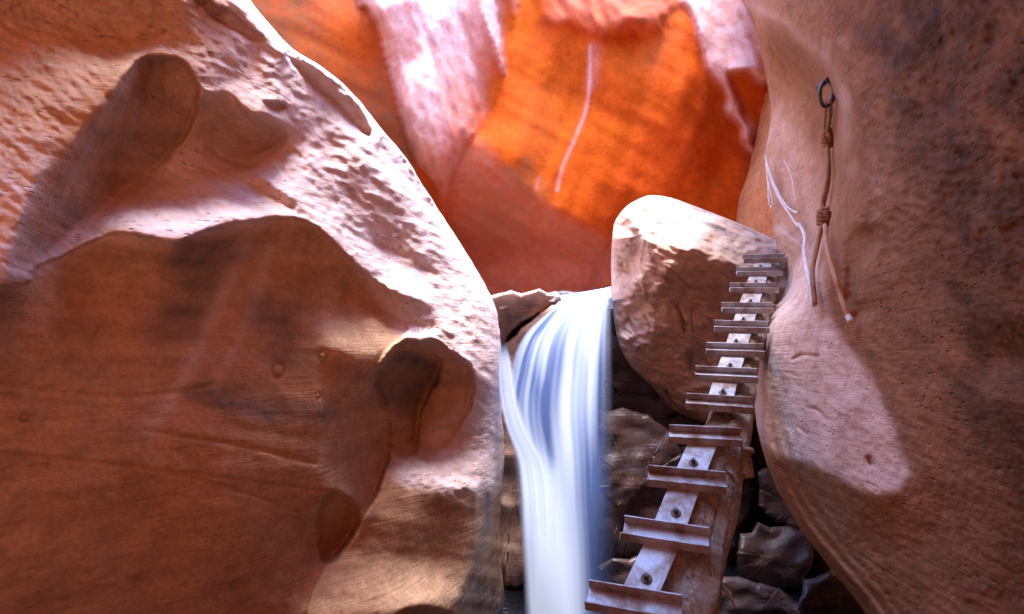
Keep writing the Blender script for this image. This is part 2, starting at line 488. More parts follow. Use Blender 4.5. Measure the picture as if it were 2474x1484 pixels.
# natural variation of the surface
ang = 33
calm = 0.3 + 0.7 * (1 - fb.mask(DOME, 12)) * np.clip((1260 - fb.Y) / 120, 0, 1)
fb.SY += calm * 0.16 * fb.noise(90, 26, ang, 3) + calm * 0.13 * fb.noise(26, 9, ang, 4) + calm * 0.12 * fb.noise(60, 7, ang, 44) + 0.10 * fb.noise(120, 120, 0, 5)
fb.SX += 0.16 * fb.noise(40, 120, 20, 6) + 0.10 * fb.noise(20, 20, 0, 7)
top = fb.mask([(-700, -600), (640, -600), (1200, 700), (1215, 900), (1210, 1180), (1000, 1180), (960, 1120), (1140, 940), (1100, 860), (960, 800), (900, 700), (740, 535), (420, 588), (200, 592), (0, 690), (-700, 720)], 10)
H1 = [(60, 650), (110, 500), (150, 400), (240, 260), (330, 155), (400, 140), (452, 160), (478, 230), (460, 305), (400, 385), (300, 460), (180, 560)]
hol = fb.mask([(20, 650), (70, 500), (190, 250), (310, 140), (452, 160), (478, 230), (520, 240), (660, 290), (690, 330), (600, 400), (500, 340), (400, 385), (300, 460), (180, 560)], 20)
uB = fb.solve(u0, 330)
POT = [(903, 915), (925, 875), (970, 832), (1050, 828), (1112, 865), (1142, 915), (1133, 985), (1092, 1062), (1042, 1112), (998, 1108), (958, 1085), (952, 1010), (915, 965)]
H2 = [(478, 232), (540, 225), (600, 270), (660, 290), (690, 330), (670, 360), (600, 400), (540, 385), (500, 340), (482, 300)]
uB += 0.040 * fb.mask(H1, 4, wob=1.5) * np.clip((560 - fb.Y) / 330, 0, 1) * np.clip((fb.X - 270) / 130, 0, 1)
uB += 0.018 * fb.mask(H2, 4, wob=2.5) * np.clip((fb.X - 480) / 100, 0, 1) + 0.022 * fb.mask([(690, 122), (740, 150), (830, 220), (880, 290), (895, 330), (850, 300), (790, 240), (720, 175)], 2.5, wob=2) + 0.022 * fb.mask([(480, -20), (520, 10), (600, 60), (638, 96), (600, 92), (540, 60), (470, 0)], 2.5, wob=2) + 0.018 * fb.mask([(930, 330), (985, 400), (1045, 490), (1030, 495), (975, 430), (920, 360)], 2.5, wob=2) + 0.02 * fb.mask([(640, 245), (680, 250), (690, 262), (660, 268)], 2.5) + 0.030 * fb.mask([(700, 980), (800, 930), (905, 925), (947, 1040), (933, 1130), (900, 1207), (858, 1283), (812, 1346), (785, 1356), (740, 1330), (700, 1200)], 3, wob=1.5) * np.clip((fb.X - 770) / 90, 0, 1) * np.clip((fb.Y - 930) / 90, 0, 1) + 0.030 * fb.mask([(772, 1240), (800, 1195), (850, 1215), (862, 1265), (830, 1320), (802, 1350), (776, 1346)], 6) + 0.014 * fb.mask(DOME, 2.5, wob=1.5) + 0.055 * fb.mask(POT, 3.5, wob=3) * np.clip((1090 - fb.Y) / 160, 0, 1) + 0.030 * fb.mask([(890, 930), (930, 870), (990, 850), (1062, 862), (1040, 940), (1012, 1020), (1000, 1100), (950, 1095), (940, 1010)], 2.5, wob=3)
pitn = fb.noise(9, 4, ang, 11)
pitn2 = fb.noise(5, 3.5, ang, 12)
rough_amt = top * (1 - 0.75 * hol) + 0.15
uB += rough_amt * (0.0011 * fb.noise(14, 5, ang, 8) + 0.0007 * fb.noise(5, 4, ang, 9) + 0.0013 * np.clip(pitn - 1.7, 0, 1.2) + 0.0018 * np.clip(pitn2 - 1.8, 0, 1.0))
uB += 0.0009 * fb.noise(200, 9, 6, 21) * (1 - top)
# bedding lines across the dome
for i, (pts, w, a) in enumerate([([(0, 1095), (250, 1120), (500, 1150), (800, 1190)], 5, .004), ([(350, 1040), (600, 1080), (760, 1120)], 6, .004), ([(400, 1140), (560, 1180), (720, 1240)], 4, .004),
                                 ([(560, 580), (700, 690), (800, 760)], 3, .0035), ([(0, 930), (300, 960), (520, 930)], 7, .004), ([(1000, 800), (1060, 815), (1100, 850)], 3, .003)]):
    uB += a * fb.stroke(pts, w)
nod = np.zeros_like(uB)
for a_, b_, r_ in ((780, 860, 11), (672, 895, 15), (835, 950, 9), (768, 956, 6), (560, 830, 5), (300, 905, 7), (60, 1010, 8)):
    q_ = np.hypot(fb.X - a_, (fb.Y - b_) * 0.85) / r_
    nod += np.exp(-((q_ - 0.9) / 0.28) ** 2); uB += 0.004 * np.exp(-((q_ - 1.0) / 0.3) ** 2) - 0.003 * np.exp(-(q_ / 0.6) ** 2)
fb.u = uB
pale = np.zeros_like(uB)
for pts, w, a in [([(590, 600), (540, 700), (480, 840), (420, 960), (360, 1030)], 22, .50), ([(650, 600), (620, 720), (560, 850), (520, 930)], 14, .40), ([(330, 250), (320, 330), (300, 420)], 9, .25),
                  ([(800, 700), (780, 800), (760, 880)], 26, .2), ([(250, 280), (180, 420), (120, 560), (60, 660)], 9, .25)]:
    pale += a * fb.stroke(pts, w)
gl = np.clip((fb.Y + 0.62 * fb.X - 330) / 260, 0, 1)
pale += 0.45 * fb.mask([(60, 660), (250, 520), (400, 430), (520, 400), (690, 400), (800, 480), (980, 720), (940, 740), (740, 530), (500, 556), (300, 562), (90, 650)], 10, wob=5) + 0.35 * fb.mask([(-700, 150), (60, 300), (90, 420), (40, 560), (10, 690), (-700, 720)], 30, wob=8)  # skylight on the ledges and crest is put into the colour
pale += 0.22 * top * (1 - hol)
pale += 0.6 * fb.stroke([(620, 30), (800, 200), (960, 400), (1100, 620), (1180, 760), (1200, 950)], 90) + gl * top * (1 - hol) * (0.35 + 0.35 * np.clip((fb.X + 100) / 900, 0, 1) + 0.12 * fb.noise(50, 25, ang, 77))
varn_shade = 0.48 * fb.mask(H1, 16, wob=3) + 0.25 * fb.mask(H2, 8, wob=5)  # shade inside both hollows is put into the colour
varn_shade += 0.80 * fb.mask([(420, 590), (560, 560), (600, 600), (520, 720), (470, 830), (380, 850), (370, 740)], 16, wob=5)
varn_shade += 0.70 * fb.mask([(600, 700), (720, 690), (760, 800), (740, 920), (660, 880), (600, 800)], 30, wob=5)
varn_shade += 0.90 * fb.mask([(430, 960), (520, 925), (640, 930), (760, 980), (800, 1010), (700, 1020), (560, 1000)], 14, wob=6)
varn_shade += 0.5 * fb.mask([(0, 700), (60, 740), (50, 900), (0, 980), (-200, 900)], 18, wob=7)
varn_shade += 0.95 * fb.mask([(905, 910), (960, 850), (1045, 865), (1035, 930), (1005, 1000), (960, 1000), (915, 955)], 5, wob=7)
varn_shade += 0.35 * fb.mask([(1185, 950), (1215, 900), (1225, 1100), (1262, 1400), (1150, 1500), (1180, 1180)], 12, wob=4)
varn_shade += 0.8 * fb.mask([(1165, 1200), (1200, 1300), (1215, 1400), (1262, 1440), (1250, 1600), (1020, 1600), (1120, 1440)], 12, wob=5)
varn_shade += 0.22 * fb.mask([(478, 232), (540, 225), (690, 330), (600, 400), (500, 340)], 10) * 0
varn_shade += 0.35 * nod
varn_shade = np.clip(varn_shade * (0.8 + 0.25 * fb.noise(60, 12, 5, 31)), 0, 1)
wetB = fb.mask([(1190, 850), (1230, 850), (1290, 1500), (1020, 1600), (1150, 1300), (1180, 1100)], 14)
rows = rows_of(-600, 1760)
cols = np.concatenate([np.linspace(0, 0.345, 60, endpoint=False), np.linspace(0.345, 1, 390)])
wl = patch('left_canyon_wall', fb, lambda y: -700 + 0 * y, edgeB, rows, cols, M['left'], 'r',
           [('mineral_lit', np.clip(pale, 0, 1)), ('varnish_shade', varn_shade), ('pitted', np.clip(rough_amt, 0, 1)), ('wet', wetB)], roundw=46, roundd=0.30, back=1.8)
tag(wl, kind='structure')

# ------------------------------------------------------------------ SETTING: right wall
fc = Field(1600, 3500, -600, 1760)
k = (fc.X - W / 2) / F
u0 = np.log(1.314 / (np.maximum(k, 0.30) - 0.127))
pn = fc.paint
pn(ALL, 0.0, 0.22, 0, smooth=False)
# ridge from the top down to the bolt, alcove left of it
pn([(1791, 0), (1860, 20), (1950, 90), (2030, 180), (2050, 260), (2010, 250), (1960, 170), (1900, 90), (1830, 50)], -0.6, -0.55, 8, wob=2)
ALC = [(1700, 60), (1850, 50), (1900, 80), (1960, 150), (2010, 240), (2030, 340), (2035, 480), (2050, 560), (2080, 640), (2100, 700), (2020, 700), (1985, 640), (1940, 560), (1930, 640), (1880, 720), (1700, 740)]
pn(ALC, 0.55, 0.15, 10, wob=1.5)
pn([(1846, 60), (1900, 90), (1960, 170), (2000, 250), (1990, 420), (1940, 360), (1890, 240), (1850, 150)], 1.0, 0.5, 8)
pn([(1850, 260), (1900, 280), (1950, 400), (1985, 520), (1960, 620), (1930, 620), (1890, 520), (1850, 400)], -0.1, -0.25, 10)
pn([(2020, 240), (2060, 260), (2080, 400), (2070, 560), (2110, 660), (2080, 700), (2040, 600), (2025, 420)], -1.2, -0.1, 9, wob=2)
# pale lobe
LOBE = [(1960, 600), (1985, 690), (2010, 780), (2071, 862), (2111, 917), (2135, 982), (2158, 1030), (2172, 1082), (2193, 1140), (2165, 1184), (2096, 1187), (2021, 1150), (1946, 1117), (1891, 1102), (1850, 1080), (1800, 1000), (1790, 900), (1830, 780), (1900, 680)]
pn(LOBE, 0.15, -0.55, 5, wob=1.0)
pn([(1860, 760), (1960, 740), (2020, 820), (2080, 920), (2120, 1040), (2000, 1060), (1880, 980), (1840, 900)], 0.0, -0.8, 30)
pn([(2040, 980), (2120, 1000), (2160, 1100), (2150, 1170), (2080, 1150)], 0.35, -0.6, 18)
pn([(1985, 690), (2010, 780), (2071, 862), (2111, 917), (2158, 1030), (2193, 1140), (2230, 1130), (2190, 1010), (2140, 900), (2090, 830), (2040, 750), (2010, 680)], -1.1, 0.5, 5, wob=1)
pn([(1871, 1100), (1946, 1125), (2021, 1160), (2096, 1200), (2165, 1196), (2200, 1150), (2260, 1250), (2200, 1330), (2050, 1260), (1930, 1190)], 0.2, 0.75, 8)
# rough shelf and niches upper right
pn([(2060, 330), (2160, 300), (2200, 400), (2170, 480), (2090, 520), (2060, 450)], -0.4, -0.35, 16, wob=6)
pn([(2080, 610), (2140, 590), (2170, 640), (2160, 680), (2110, 670)], -0.2, -0.5, 5, wob=4)
pn([(2380, 860), (2500, 840), (2520, 960), (2400, 960)], -0.1, -0.6, 14, wob=6)
pn([(2380, 780), (2500, 760), (2520, 850), (2400, 860)], 0.1, 0.9, 12, wob=6)
# underside of the long lower edge
pn([(1830, 1060), (1900, 1150), (1990, 1270), (2090, 1390), (2200, 1520), (2400, 1760), (2150, 1760), (1900, 1300)], 0.6, 0.35, 10)
fc.SY += 0.10 * fc.noise(120, 40, 40, 3) + 0.10 * fc.noise(30, 12, 40, 4)
fc.SX += 0.10 * fc.noise(60, 120, 20, 6) + 0.08 * fc.noise(24, 24, 0, 7)
rg = np.clip((fc.X - 2040) / 80, 0, 1) * np.clip((760 - fc.Y) / 200, 0, 1)
fc.SY += rg * (0.20 * fc.noise(22, 10, 60, 14) + 0.10 * fc.noise(7, 6, 0, 15)); fc.SX += rg * 0.20 * fc.noise(16, 16, 0, 16)
uC = fc.solve(u0, 300)
deep = fc.mask([(1500, -300), (1800, -200), (1850, 60), (1960, 180), (2005, 260), (2015, 420), (2000, 560), (1960, 640), (1925, 700), (1880, 740), (1500, 740)], 26)
uC += 0.30 * deep
uC += 0.045 * fc.mask([(1700, 45), (1850, 48), (1905, 82), (1965, 150), (2015, 240), (2030, 340), (2020, 480), (1990, 560), (1950, 600), (1900, 560), (1700, 500)], 5, wob=2) * np.clip((fc.X - 1830) / 60, 0, 1)
uC += 0.03 * fc.mask([(2060, 560), (2110, 560), (2120, 600), (2080, 640), (2075, 720), (2110, 760), (2060, 760), (2040, 660)], 8, wob=4)
eC = edgeC(fc.Y)
dist = (fc.X - eC)
low = np.clip((fc.Y - 960) / 120, 0, 1)
uC += low * np.exp(-(np.maximum(dist, 0) / 75) ** 2) * 0.006 * np.sin(dist / np.maximum(3.6 + 0.004 * (fc.Y - 960), 2.0) + 1.2 * fc.noise(60, 60, 0, 33))
uC += 0.0009 * fc.noise(14, 5, 40, 8) + 0.0006 * fc.noise(5, 4, 0, 9) + 0.0022 * np.clip(fc.noise(7, 4, 50, 11) - 1.9, 0, 1.2)
for pts, w, a in [([(1915, 868), (1940, 858), (1975, 862)], 3.5, .012), ([(1950, 985), (1975, 992), (1995, 1015)], 3, .008), ([(2098, 1108), (2104, 1122)], 6, .02), ([(1900, 900), (1930, 910)], 3, .006), ([(1925, 1030), (1950, 1050)], 3, .008)]:
    uC += a * fc.stroke(pts, w)
uC += rg * 0.0022 * fc.noise(9, 6, 30, 81)
fc.u = uC
paleC = 0.85 * fc.mask(LOBE, 8) + 0.45 * fc.mask([(1840, 250), (1960, 380), (1990, 560), (1960, 700), (1860, 720)], 20)  # skylight on the lobe and the strip above it, painted pale
paleC = paleC + 0.25 * fc.stroke([(1810, 10), (1880, 50), (1960, 110), (2030, 200), (2045, 330)], 16)
crust = np.clip(fc.noise(16, 9, 60, 82) - 0.7, 0, 1.2) * fc.mask([(1880, 0), (2060, 60), (2100, 260), (2170, 300), (2190, 480), (2120, 540), (2050, 480), (2030, 260), (1960, 120)], 22, wob=8)
paleC = paleC + 0.22 * crust
varn_shadeC = 0.4 * fc.mask([(1840, 50), (1910, 85), (1970, 160), (2010, 250), (2020, 420), (1960, 330), (1900, 200), (1850, 160)], 10, wob=4) + 0.95 * fc.mask([(2010, -60), (2120, 200), (2170, 420), (2200, 560), (2250, 760), (2330, 1000), (2420, 1300), (2480, 1500), (3600, 1500), (3600, -500), (2000, -500)], 90, wob=14) + 0.25 * fc.mask([(2040, -40), (2600, -40), (2600, 260), (2460, 620), (2300, 500), (2120, 200)], 60, wob=10) + 0.75 * fc.mask([(2360, 760), (2500, 740), (2540, 900), (2400, 920)], 20, wob=8) + 0.35 * fc.mask([(2200, 900), (2520, 1000), (2520, 1180), (2250, 1010)], 40, wob=8)  # desert varnish, with shade of alcove and upper right put into the colour
varn_shadeC = np.clip(varn_shadeC * (0.95 + 0.25 * fc.noise(70, 16, 45, 31)), 0, 1)
fr = lambda y: 3450 + 0 * y
cols = np.concatenate([np.linspace(0, 0.40, 240, endpoint=False), np.linspace(0.40, 1, 60)])
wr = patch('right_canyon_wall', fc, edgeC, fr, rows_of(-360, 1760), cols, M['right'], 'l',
           [('mineral_lit', np.clip(paleC, 0, 1)), ('varnish_shade', varn_shadeC), ('pitted', np.full_like(uC, 0.5)), ('wet', 0 * uC)], roundw=34, roundd=0.22, back=1.8)
tag(wr, kind='structure')

# ------------------------------------------------------------------ SETTING: back wall
fa = Field(300, 2300, -800, 1500, 5.0)
u0 = np.log(8.6) + 0 * fa.X
pn = fa.paint
pn(ALL, 0.0, -0.25, 0, smooth=False)
pn([(300, -800), (860, -800), (900, 60), (1060, 500), (1100, 640), (300, 700)], 0.2, 0.75, 10)
ORANGE = [(1118, 0), (1240, -60), (1420, 60), (1640, 60), (1700, 150), (1800, 340), (1870, 560), (1900, 700), (1480, 700), (1300, 560), (1150, 330)]
pn(ORANGE, -0.1, -0.05, 14)
pn([(1250, 40), (1340, 60), (1420, 240), (1400, 400), (1340, 460), (1280, 420), (1240, 200)], 0.35, 0.15, 24)
pn([(1440, 110), (1560, 60), (1640, 140), (1700, 300), (1640, 460), (1500, 480), (1400, 330)], -0.2, -0.30, 26)
pn([(1660, 120), (1700, 180), (1780, 330), (1740, 420), (1680, 400), (1650, 260)], 0.5, 0.25, 14)
pn([(1080, 400), (1150, 330), (1240, 420), (1330, 500), (1480, 590), (1490, 760), (1180, 760), (1100, 560)], 0.15, 0.85, 10, wob=3)
pn([(1180, 640), (1480, 640), (1480, 760), (1180, 760)], 0, 0.35, 20)
# rough ledge at the top
pn([(1280, -60), (1600, -60), (1650, 0), (1600, 60), (1560, 90), (1500, 80), (1440, 90), (1380, 60), (1310, 20)], 0.0, -0.3, 18, wob=5)
pn([(1500, 40), (1545, 45), (1550, 80), (1510, 110), (1495, 80)], 0.0, 1.3, 6, wob=3)
# tall pale fin on the left
FIN = [(800, -800), (1300, -800), (1262, -60), (1240, 60), (1215, 180), (1175, 290), (1128, 350), (1098, 415), (1080, 462), (1072, 525), (1054, 452), (1000, 382), (972, 308), (952, 225), (932, 150), (915, 76), (885, 20), (850, -60)]
pn([(848, 0), (917, 76), (952, 225), (1000, 382), (1040, 440), (1060, 300), (1030, 100), (990, -60), (900, -300)], -0.35, -1.0, 10)
pn([(1000, -100), (1118, -60), (1130, 60), (1150, 190), (1158, 290), (1125, 350), (1080, 440), (1050, 330), (1030, 150)], 0.9, -0.55, 12)
pn([(920, 20), (990, 10), (1000, 130), (960, 140), (930, 80)], 0.5, 0.1, 12)
pn([(1148, -30), (1190, -20), (1205, 60), (1218, 185), (1196, 120), (1170, 50)], 0.9, -0.9, 4)
# pale ridge on the right and pocket
pn([(1653, -20), (1816, -20), (1850, 60), (1860, 200), (1760, 195), (1800, 262), (1822, 330), (1850, 420), (1850, 440), (1786, 308), (1726, 196), (1699, 146), (1701, 100), (1676, 45)], -0.2, -0.7, 8, wob=3)
pn([(1762, 190), (1790, 165), (1850, 180), (1870, 280), (1850, 360), (1824, 366), (1797, 270)], 0.2, 0.9, 4, wob=2)
pn([(1640, 100), (1701, 110), (1699, 146), (1786, 308), (1850, 430), (1830, 450), (1750, 360), (1680, 230)], 0.7, 0.2, 9)
fa.SX *= 1.5; fa.SY *= 1.5
fa.SY += 0.10 * fa.noise(160, 30, 30, 3) + 0.10 * fa.noise(40, 10, 30, 4)
fa.SX += 0.14 * fa.noise(50, 160, 10, 6) + 0.08 * fa.noise(24, 24, 0, 7)
uA = fa.solve(u0, 300)
fm = fa.mask(FIN, 4)
ro = fa.mask([(1280, -60), (1600, -60), (1650, 0), (1600, 90), (1440, 95), (1310, 20)], 12) + fa.mask([(1653, -20), (1816, -20), (1860, 200), (1850, 430), (1786, 308), (1699, 146)], 8)
uA += (1.0 * fm + 1.6 * ro) * (0.0016 * fa.noise(110, 7, 70, 8) + 0.0006 * fa.noise(14, 6, 60, 9)) + 0.0004 * fa.noise(60, 8, 30, 10)
fb_ = fa.blur(fm, 34)
rfade = np.clip((1255 - fa.X - 0.30 * (fa.Y - 20) + 14 * fa.noise(130, 8, 72, 95)) / 190, 0, 1)
uA -= 0.075 * fm * np.clip(fb_ * 1.6 - 0.35, 0, 1) * rfade ** 0.7
r3 = fa.mask([(1653, -20), (1816, -20), (1850, 60), (1860, 190), (1780, 170), (1762, 195), (1822, 340), (1850, 420), (1786, 308), (1726, 196), (1699, 146), (1701, 100), (1676, 45)], 5, wob=4)
uA -= 0.018 * r3
uA -= 0.012 * fa.mask([(1280, -80), (1620, -80), (1650, 0), (1600, 50), (1560, 85), (1440, 92), (1380, 60), (1310, 20)], 9, wob=7)
uA -= 0.015 * fa.mask([(1148, -30), (1190, -20), (1205, 60), (1218, 185), (1196, 120), (1170, 50)], 4)
fa.u = uA
min_lit_a = 0.85 * fm * np.clip(rfade * 1.25 * (1 + 0.22 * fa.noise(150, 6, 72, 96)), 0.0, 1)  # light on the fin and right ridge is painted into the colour
min_lit_a += 0.75 * fa.mask([(1653, -20), (1816, -20), (1850, 60), (1860, 190), (1780, 170), (1762, 195), (1822, 340), (1850, 420), (1786, 308), (1726, 196), (1699, 146), (1701, 100), (1676, 45)], 6, wob=6)
min_lit_a += 0.14 * fa.mask([(1280, -60), (1600, -60), (1650, 0), (1600, 50), (1440, 60), (1310, 0)], 14, wob=8)
min_lit_a += 0.75 * fa.mask([(1148, -30), (1190, -20), (1205, 60), (1218, 185), (1196, 120), (1170, 50)], 5)
for pts, w, a in [([(1425, 110), (1420, 240), (1395, 320), (1360, 400), (1345, 460)], 4, .5), ([(1440, 110), (1430, 200)], 14, .15), ([(1300, 430), (1295, 460)], 4, .3)]:
    min_lit_a += a * fa.stroke(pts, w)
flute = fa.noise(150, 16, 112, 61)
uA2 = 0.0035 * flute + 0.0025 * fa.noise(220, 30, 118, 62)
fa.u = fa.u + uA2 * fa.mask(ORANGE, 40)
min_lit_a += 0.16 * fa.mask([(1085, 420), (1150, 340), (1240, 425), (1330, 505), (1480, 600), (1500, 760), (1180, 760), (1100, 560)], 12, wob=6)
var_shade_a = 0.12 * fa.mask([(1085, 420), (1150, 340), (1240, 425), (1330, 505), (1480, 600), (1500, 760), (1180, 760), (1100, 560)], 9, wob=6) + 0.16 * np.clip(flute - 0.5, 0, 2) * fa.mask(ORANGE, 30) + 0.85 * fa.mask([(850, -40), (935, 160), (1000, 390), (1072, 530), (1100, 600), (700, 600), (560, -40)], 12, wob=6) * (1.0 + 0.25 * fa.noise(50, 30, 50, 91)) + 0.55 * fa.mask([(1220, 400), (1260, 395), (1330, 440), (1300, 480), (1240, 440)], 8, wob=9)  # shade of lower bowl and behind the crest painted brown; flute streaks too
var_shade_a += 0.45 * fa.mask([(1160, 480), (1260, 470), (1280, 560), (1200, 600), (1150, 560)], 30, wob=6) + 0.22 * fa.mask([(1290, 220), (1350, 230), (1330, 360), (1270, 430), (1260, 330)], 14, wob=5)
var_shade_a += 0.25 * fa.mask([(1560, 90), (1620, 60), (1600, 160), (1540, 180)], 12, wob=6) + 0.25 * fa.mask([(1650, 340), (1690, 380), (1700, 410), (1650, 400)], 10, wob=4)
cx, cyy = np.linspace(300, 2300, 620), np.concatenate([np.arange(-270, -20, 10), np.arange(-20, 780, 3.3), np.arange(780, 1500, 14)])
wa = patch('back_canyon_wall', fa, lambda y: 300 + 0 * y, lambda y: 2300 + 0 * y, cyy, np.linspace(0, 1, 600), M['back'], None,
           [('mineral_lit', np.clip(min_lit_a, 0, 1)), ('varnish_shade', np.clip(var_shade_a, 0, 1)), ('pitted', 0.4 * fm), ('wet', 0 * uA)])
tag(wa, kind='structure')


# ------------------------------------------------------------------ SETTING: the rest of the slot (above, behind the viewer, floor), and an added overhang for shade
def sheet(name, fn, nu, nv, mat, amp=0.25, seed=0):
    u, v = np.meshgrid(np.linspace(0, 1, nu), np.linspace(0, 1, nv), indexing='ij')
    V = fn(u, v)
    rs = np.random.RandomState(seed)
    d = np.zeros_like(u)
    for i in range(9):
        a, b, c = rs.uniform(-1, 1, 3) * (0.5 + i * 0.45); p = rs.rand() * 6.28
        d += np.sin(V[..., 0] * a + V[..., 1] * b + V[..., 2] * c + p) / (1 + i * 0.5)
    gu = np.gradient(V, axis=0); gv = np.gradient(V, axis=1)
    n = np.cross(gu, gv); n /= np.linalg.norm(n, axis=-1, keepdims=True) + 1e-9
    V = V + n * (amp * d)[..., None]
    me = mesh_np(name, V.reshape(-1, 3), grid_faces(nu, nv))
    return tag(link(name, me, mat), kind='structure')


def lerp(a, b, t): return a + (b - a) * t


def sst(a, b, x):
    t = np.clip((x - a) / (b - a), 0, 1); return t * t * (3 - 2 * t)


# left and right upper walls, open to the sky further in; an unseen overhang is added to shade the near walls
def left_up(u, v):
    y = lerp(-9, 13, u); z = lerp(-1.5, 9.5, v)
    x = -3.3 - 0.6 * np.clip((y - 2) / 6, 0, 1) - 0.25 * np.maximum(z - 4, 0)
    return np.stack([x, y, z], -1)


def right_up(u, v):
    y = lerp(-9, 13, u); z = lerp(-1.5, 9.5, v)
    x = 2.7 + 0.9 * np.clip((y - 2) / 6, 0, 1) + 0.25 * np.maximum(z - 4, 0)
    return np.stack([x, y, z], -1)


def over(u, v):
    a = v * 2 * math.pi
    r = np.sign(np.cos(a)) * np.abs(np.cos(a)) ** 0.6; q = np.sign(np.sin(a)) * np.abs(np.sin(a)) ** 0.6
    x = lerp(-6, 6, u)
    return np.stack([x, -0.6 + np.where(r > 0, 2.9 + 0.40 * np.clip(x + 0.5, -0.8, 3.5), 2.6) * r, 6.1 - 0.5 * np.clip(x - 0.4, 0, 2) + 1.7 * q], -1)


sheet('shading_overhang', over, 60, 90, M['shell'], 0.15, 9)  # out of view, added to keep light off the foreground
sheet('upper_left_canyon_wall', left_up, 110, 90, M['shell'], 0.10, 1)
sheet('upper_right_canyon_wall', right_up, 110, 90, M['shell'], 0.10, 2)
sheet('rear_canyon_wall', lambda u, v: np.stack([lerp(-4.5, 4.5, u), -8.5 + 0 * u, lerp(-1.5, 9, v)], -1), 40, 60, M['shell'], 0.15, 3)
sheet('far_canyon_wall', lambda u, v: np.stack([lerp(-7, 7, u), 12.5 - 0.3 * v, lerp(-1.5, 9, v)], -1), 40, 60, M['shell'], 0.15, 4)
M['sand'] = rock_mat('red_sand', (0.62, 0.33, 0.17), (0.55, 0.27, 0.13), (0.42, 0.2, 0.1), bed_amt=0.2)
sheet('canyon_floor', lambda u, v: np.stack([lerp(-5, 5, u), lerp(-9, 13, v), -1.0 + 0.9 * sst(1.2, -0.5, lerp(-9, 13, v))], -1), 60, 120, M['sand'], 0.05, 5)


# ------------------------------------------------------------------ rock bodies with an outline, a front relief and a back
def body(name, outline, fld, d_edge, thick, mat, parent=None, nr=60, na=260, p=2.6, attrs=(), rnd=0.35, smooth=True):
    ol = catmull(outline, 12, True) if smooth else catmull(np.repeat(np.array(outline, float), 2, 0) + np.tile([[-1.5, 0.8], [1.5, -0.8]], (len(outline), 1)), 6, True)
    seg = np.linalg.norm(np.roll(ol, -1, 0) - ol, axis=1); cum = np.concatenate([[0], np.cumsum(seg)])
    t = np.linspace(0, cum[-1], na, endpoint=False)
    cl = np.vstack([ol, ol[:1]])
    ox = np.interp(t, cum, cl[:, 0]); oy = np.interp(t, cum, cl[:, 1])
    c = ol.mean(0)
    R = 1 - (1 - np.linspace(0.0, 1, nr)) ** 1.25
    R[0] = 0.012
    PX = c[0] + (ox - c[0])[None] * R[:, None]; PY = c[1] + (oy - c[1])[None] * R[:, None]
    D = fld.depth(PX, PY) + rnd * (1 - (1 - R[:, None] ** p * 0.98) ** 0.5)
    nb = 14
    q = np.linspace(0, 1, nb + 1)[1:]
    Rb = np.cos(q * math.pi / 2) * 0.97 + 0.012
    De = D[-1].mean()
    Db = D[-1][None] + (np.sin(q * math.pi / 2) * thick)[:, None]
    PXb = c[0] + (ox - c[0])[None] * Rb[:, None]; PYb = c[1] + (oy - c[1])[None] * Rb[:, None]
    PX = np.vstack([PX, PXb]); PY = np.vstack([PY, PYb]); D = np.vstack([D, Db])
    V = P(PX, PY, D).reshape(-1, 3)
    me = mesh_np(name, V, grid_faces(*PX.shape, closed=True, flip=False))
    for an, af in attrs: add_attr(me, an, fld.at(af, PX, PY))
    return link(name, me, mat, parent)


# the big wedged boulder
fd = Field(1420, 1980, 430, 1080, 2.5)
pn = fd.paint
pn(ALL, 0, 0.1, 0, smooth=False)
pn([(1440, 560), (1500, 490), (1570, 460), (1650, 470), (1780, 520), (1900, 580), (1920, 700), (1820, 660), (1780, 640), (1700, 612), (1640, 606), (1580, 600), (1550, 560), (1520, 540)], 0.35, -1.5, 2.5, wob=3)
pn([(1470, 560), (1520, 530), (1560, 580), (1560, 640), (1500, 760), (1470, 760)], -1.1, -0.3, 3, wob=4)
pn([(1480, 590), (1520, 570), (1545, 590), (1530, 640), (1490, 680), (1476, 640)], 0.2, 0.9, 5, wob=3)
pn([(1585, 760), (1600, 680), (1640, 630), (1700, 618), (1760, 630), (1800, 665), (1790, 760), (1700, 900), (1640, 800), (1600, 790)], 0.45, 0.35, 4, wob=3)
pn([(1590, 750), (1640, 740), (1760, 800), (1760, 900), (1690, 905), (1600, 850)], -0.1, 0.15, 14, wob=3)
pn([(1480, 760), (1560, 740), (1620, 860), (1720, 960), (1800, 1100), (1500, 1000), (1470, 860)], 0.0, 0.55, 8, wob=3)
fd.SX *= 1.3; fd.SY *= 1.3
fd.SY += 0.35 * fd.noise(30, 14, 25, 1) + 0.35 * fd.noise(9, 6, 0, 2) + 0.2 * fd.noise(60, 60, 0, 4); 
cellr = np.random.RandomState(5); cc_ = cellr.uniform((1440, 440), (1960, 1060), (26, 2)); cs_ = cellr.randn(26, 2) * 0.42
lab_ = np.argmin([(fd.X + 9 * fd.noise(14, seed=70) - a) ** 2 + (fd.Y + 9 * fd.noise(14, seed=71) - b) ** 2 for a, b in cc_], 0)
fd.SX += cs_[lab_, 0]; fd.SY += cs_[lab_, 1]
fd.SX += 0.26 * fd.noise(26, 26, 0, 3) + 0.2 * fd.noise(8, 8, 0, 5)
uD = fd.solve(np.log(6.1) + 0 * fd.X, 260)
for pts, w, a in [([(1632, 740), (1645, 765), (1652, 800)], 4, .012), ([(1665, 860), (1670, 890)], 9, .01), ([(1560, 560), (1545, 640), (1560, 720)], 4, -.004), ([(1500, 540), (1530, 520), (1555, 560)], 4, -.004),
                  ([(1600, 500), (1700, 540), (1800, 580)], 3, .003), ([(1640, 560), (1720, 590)], 3, .003)]:
    uD += a * fd.stroke(pts, w)
rk = np.random.RandomState(12)
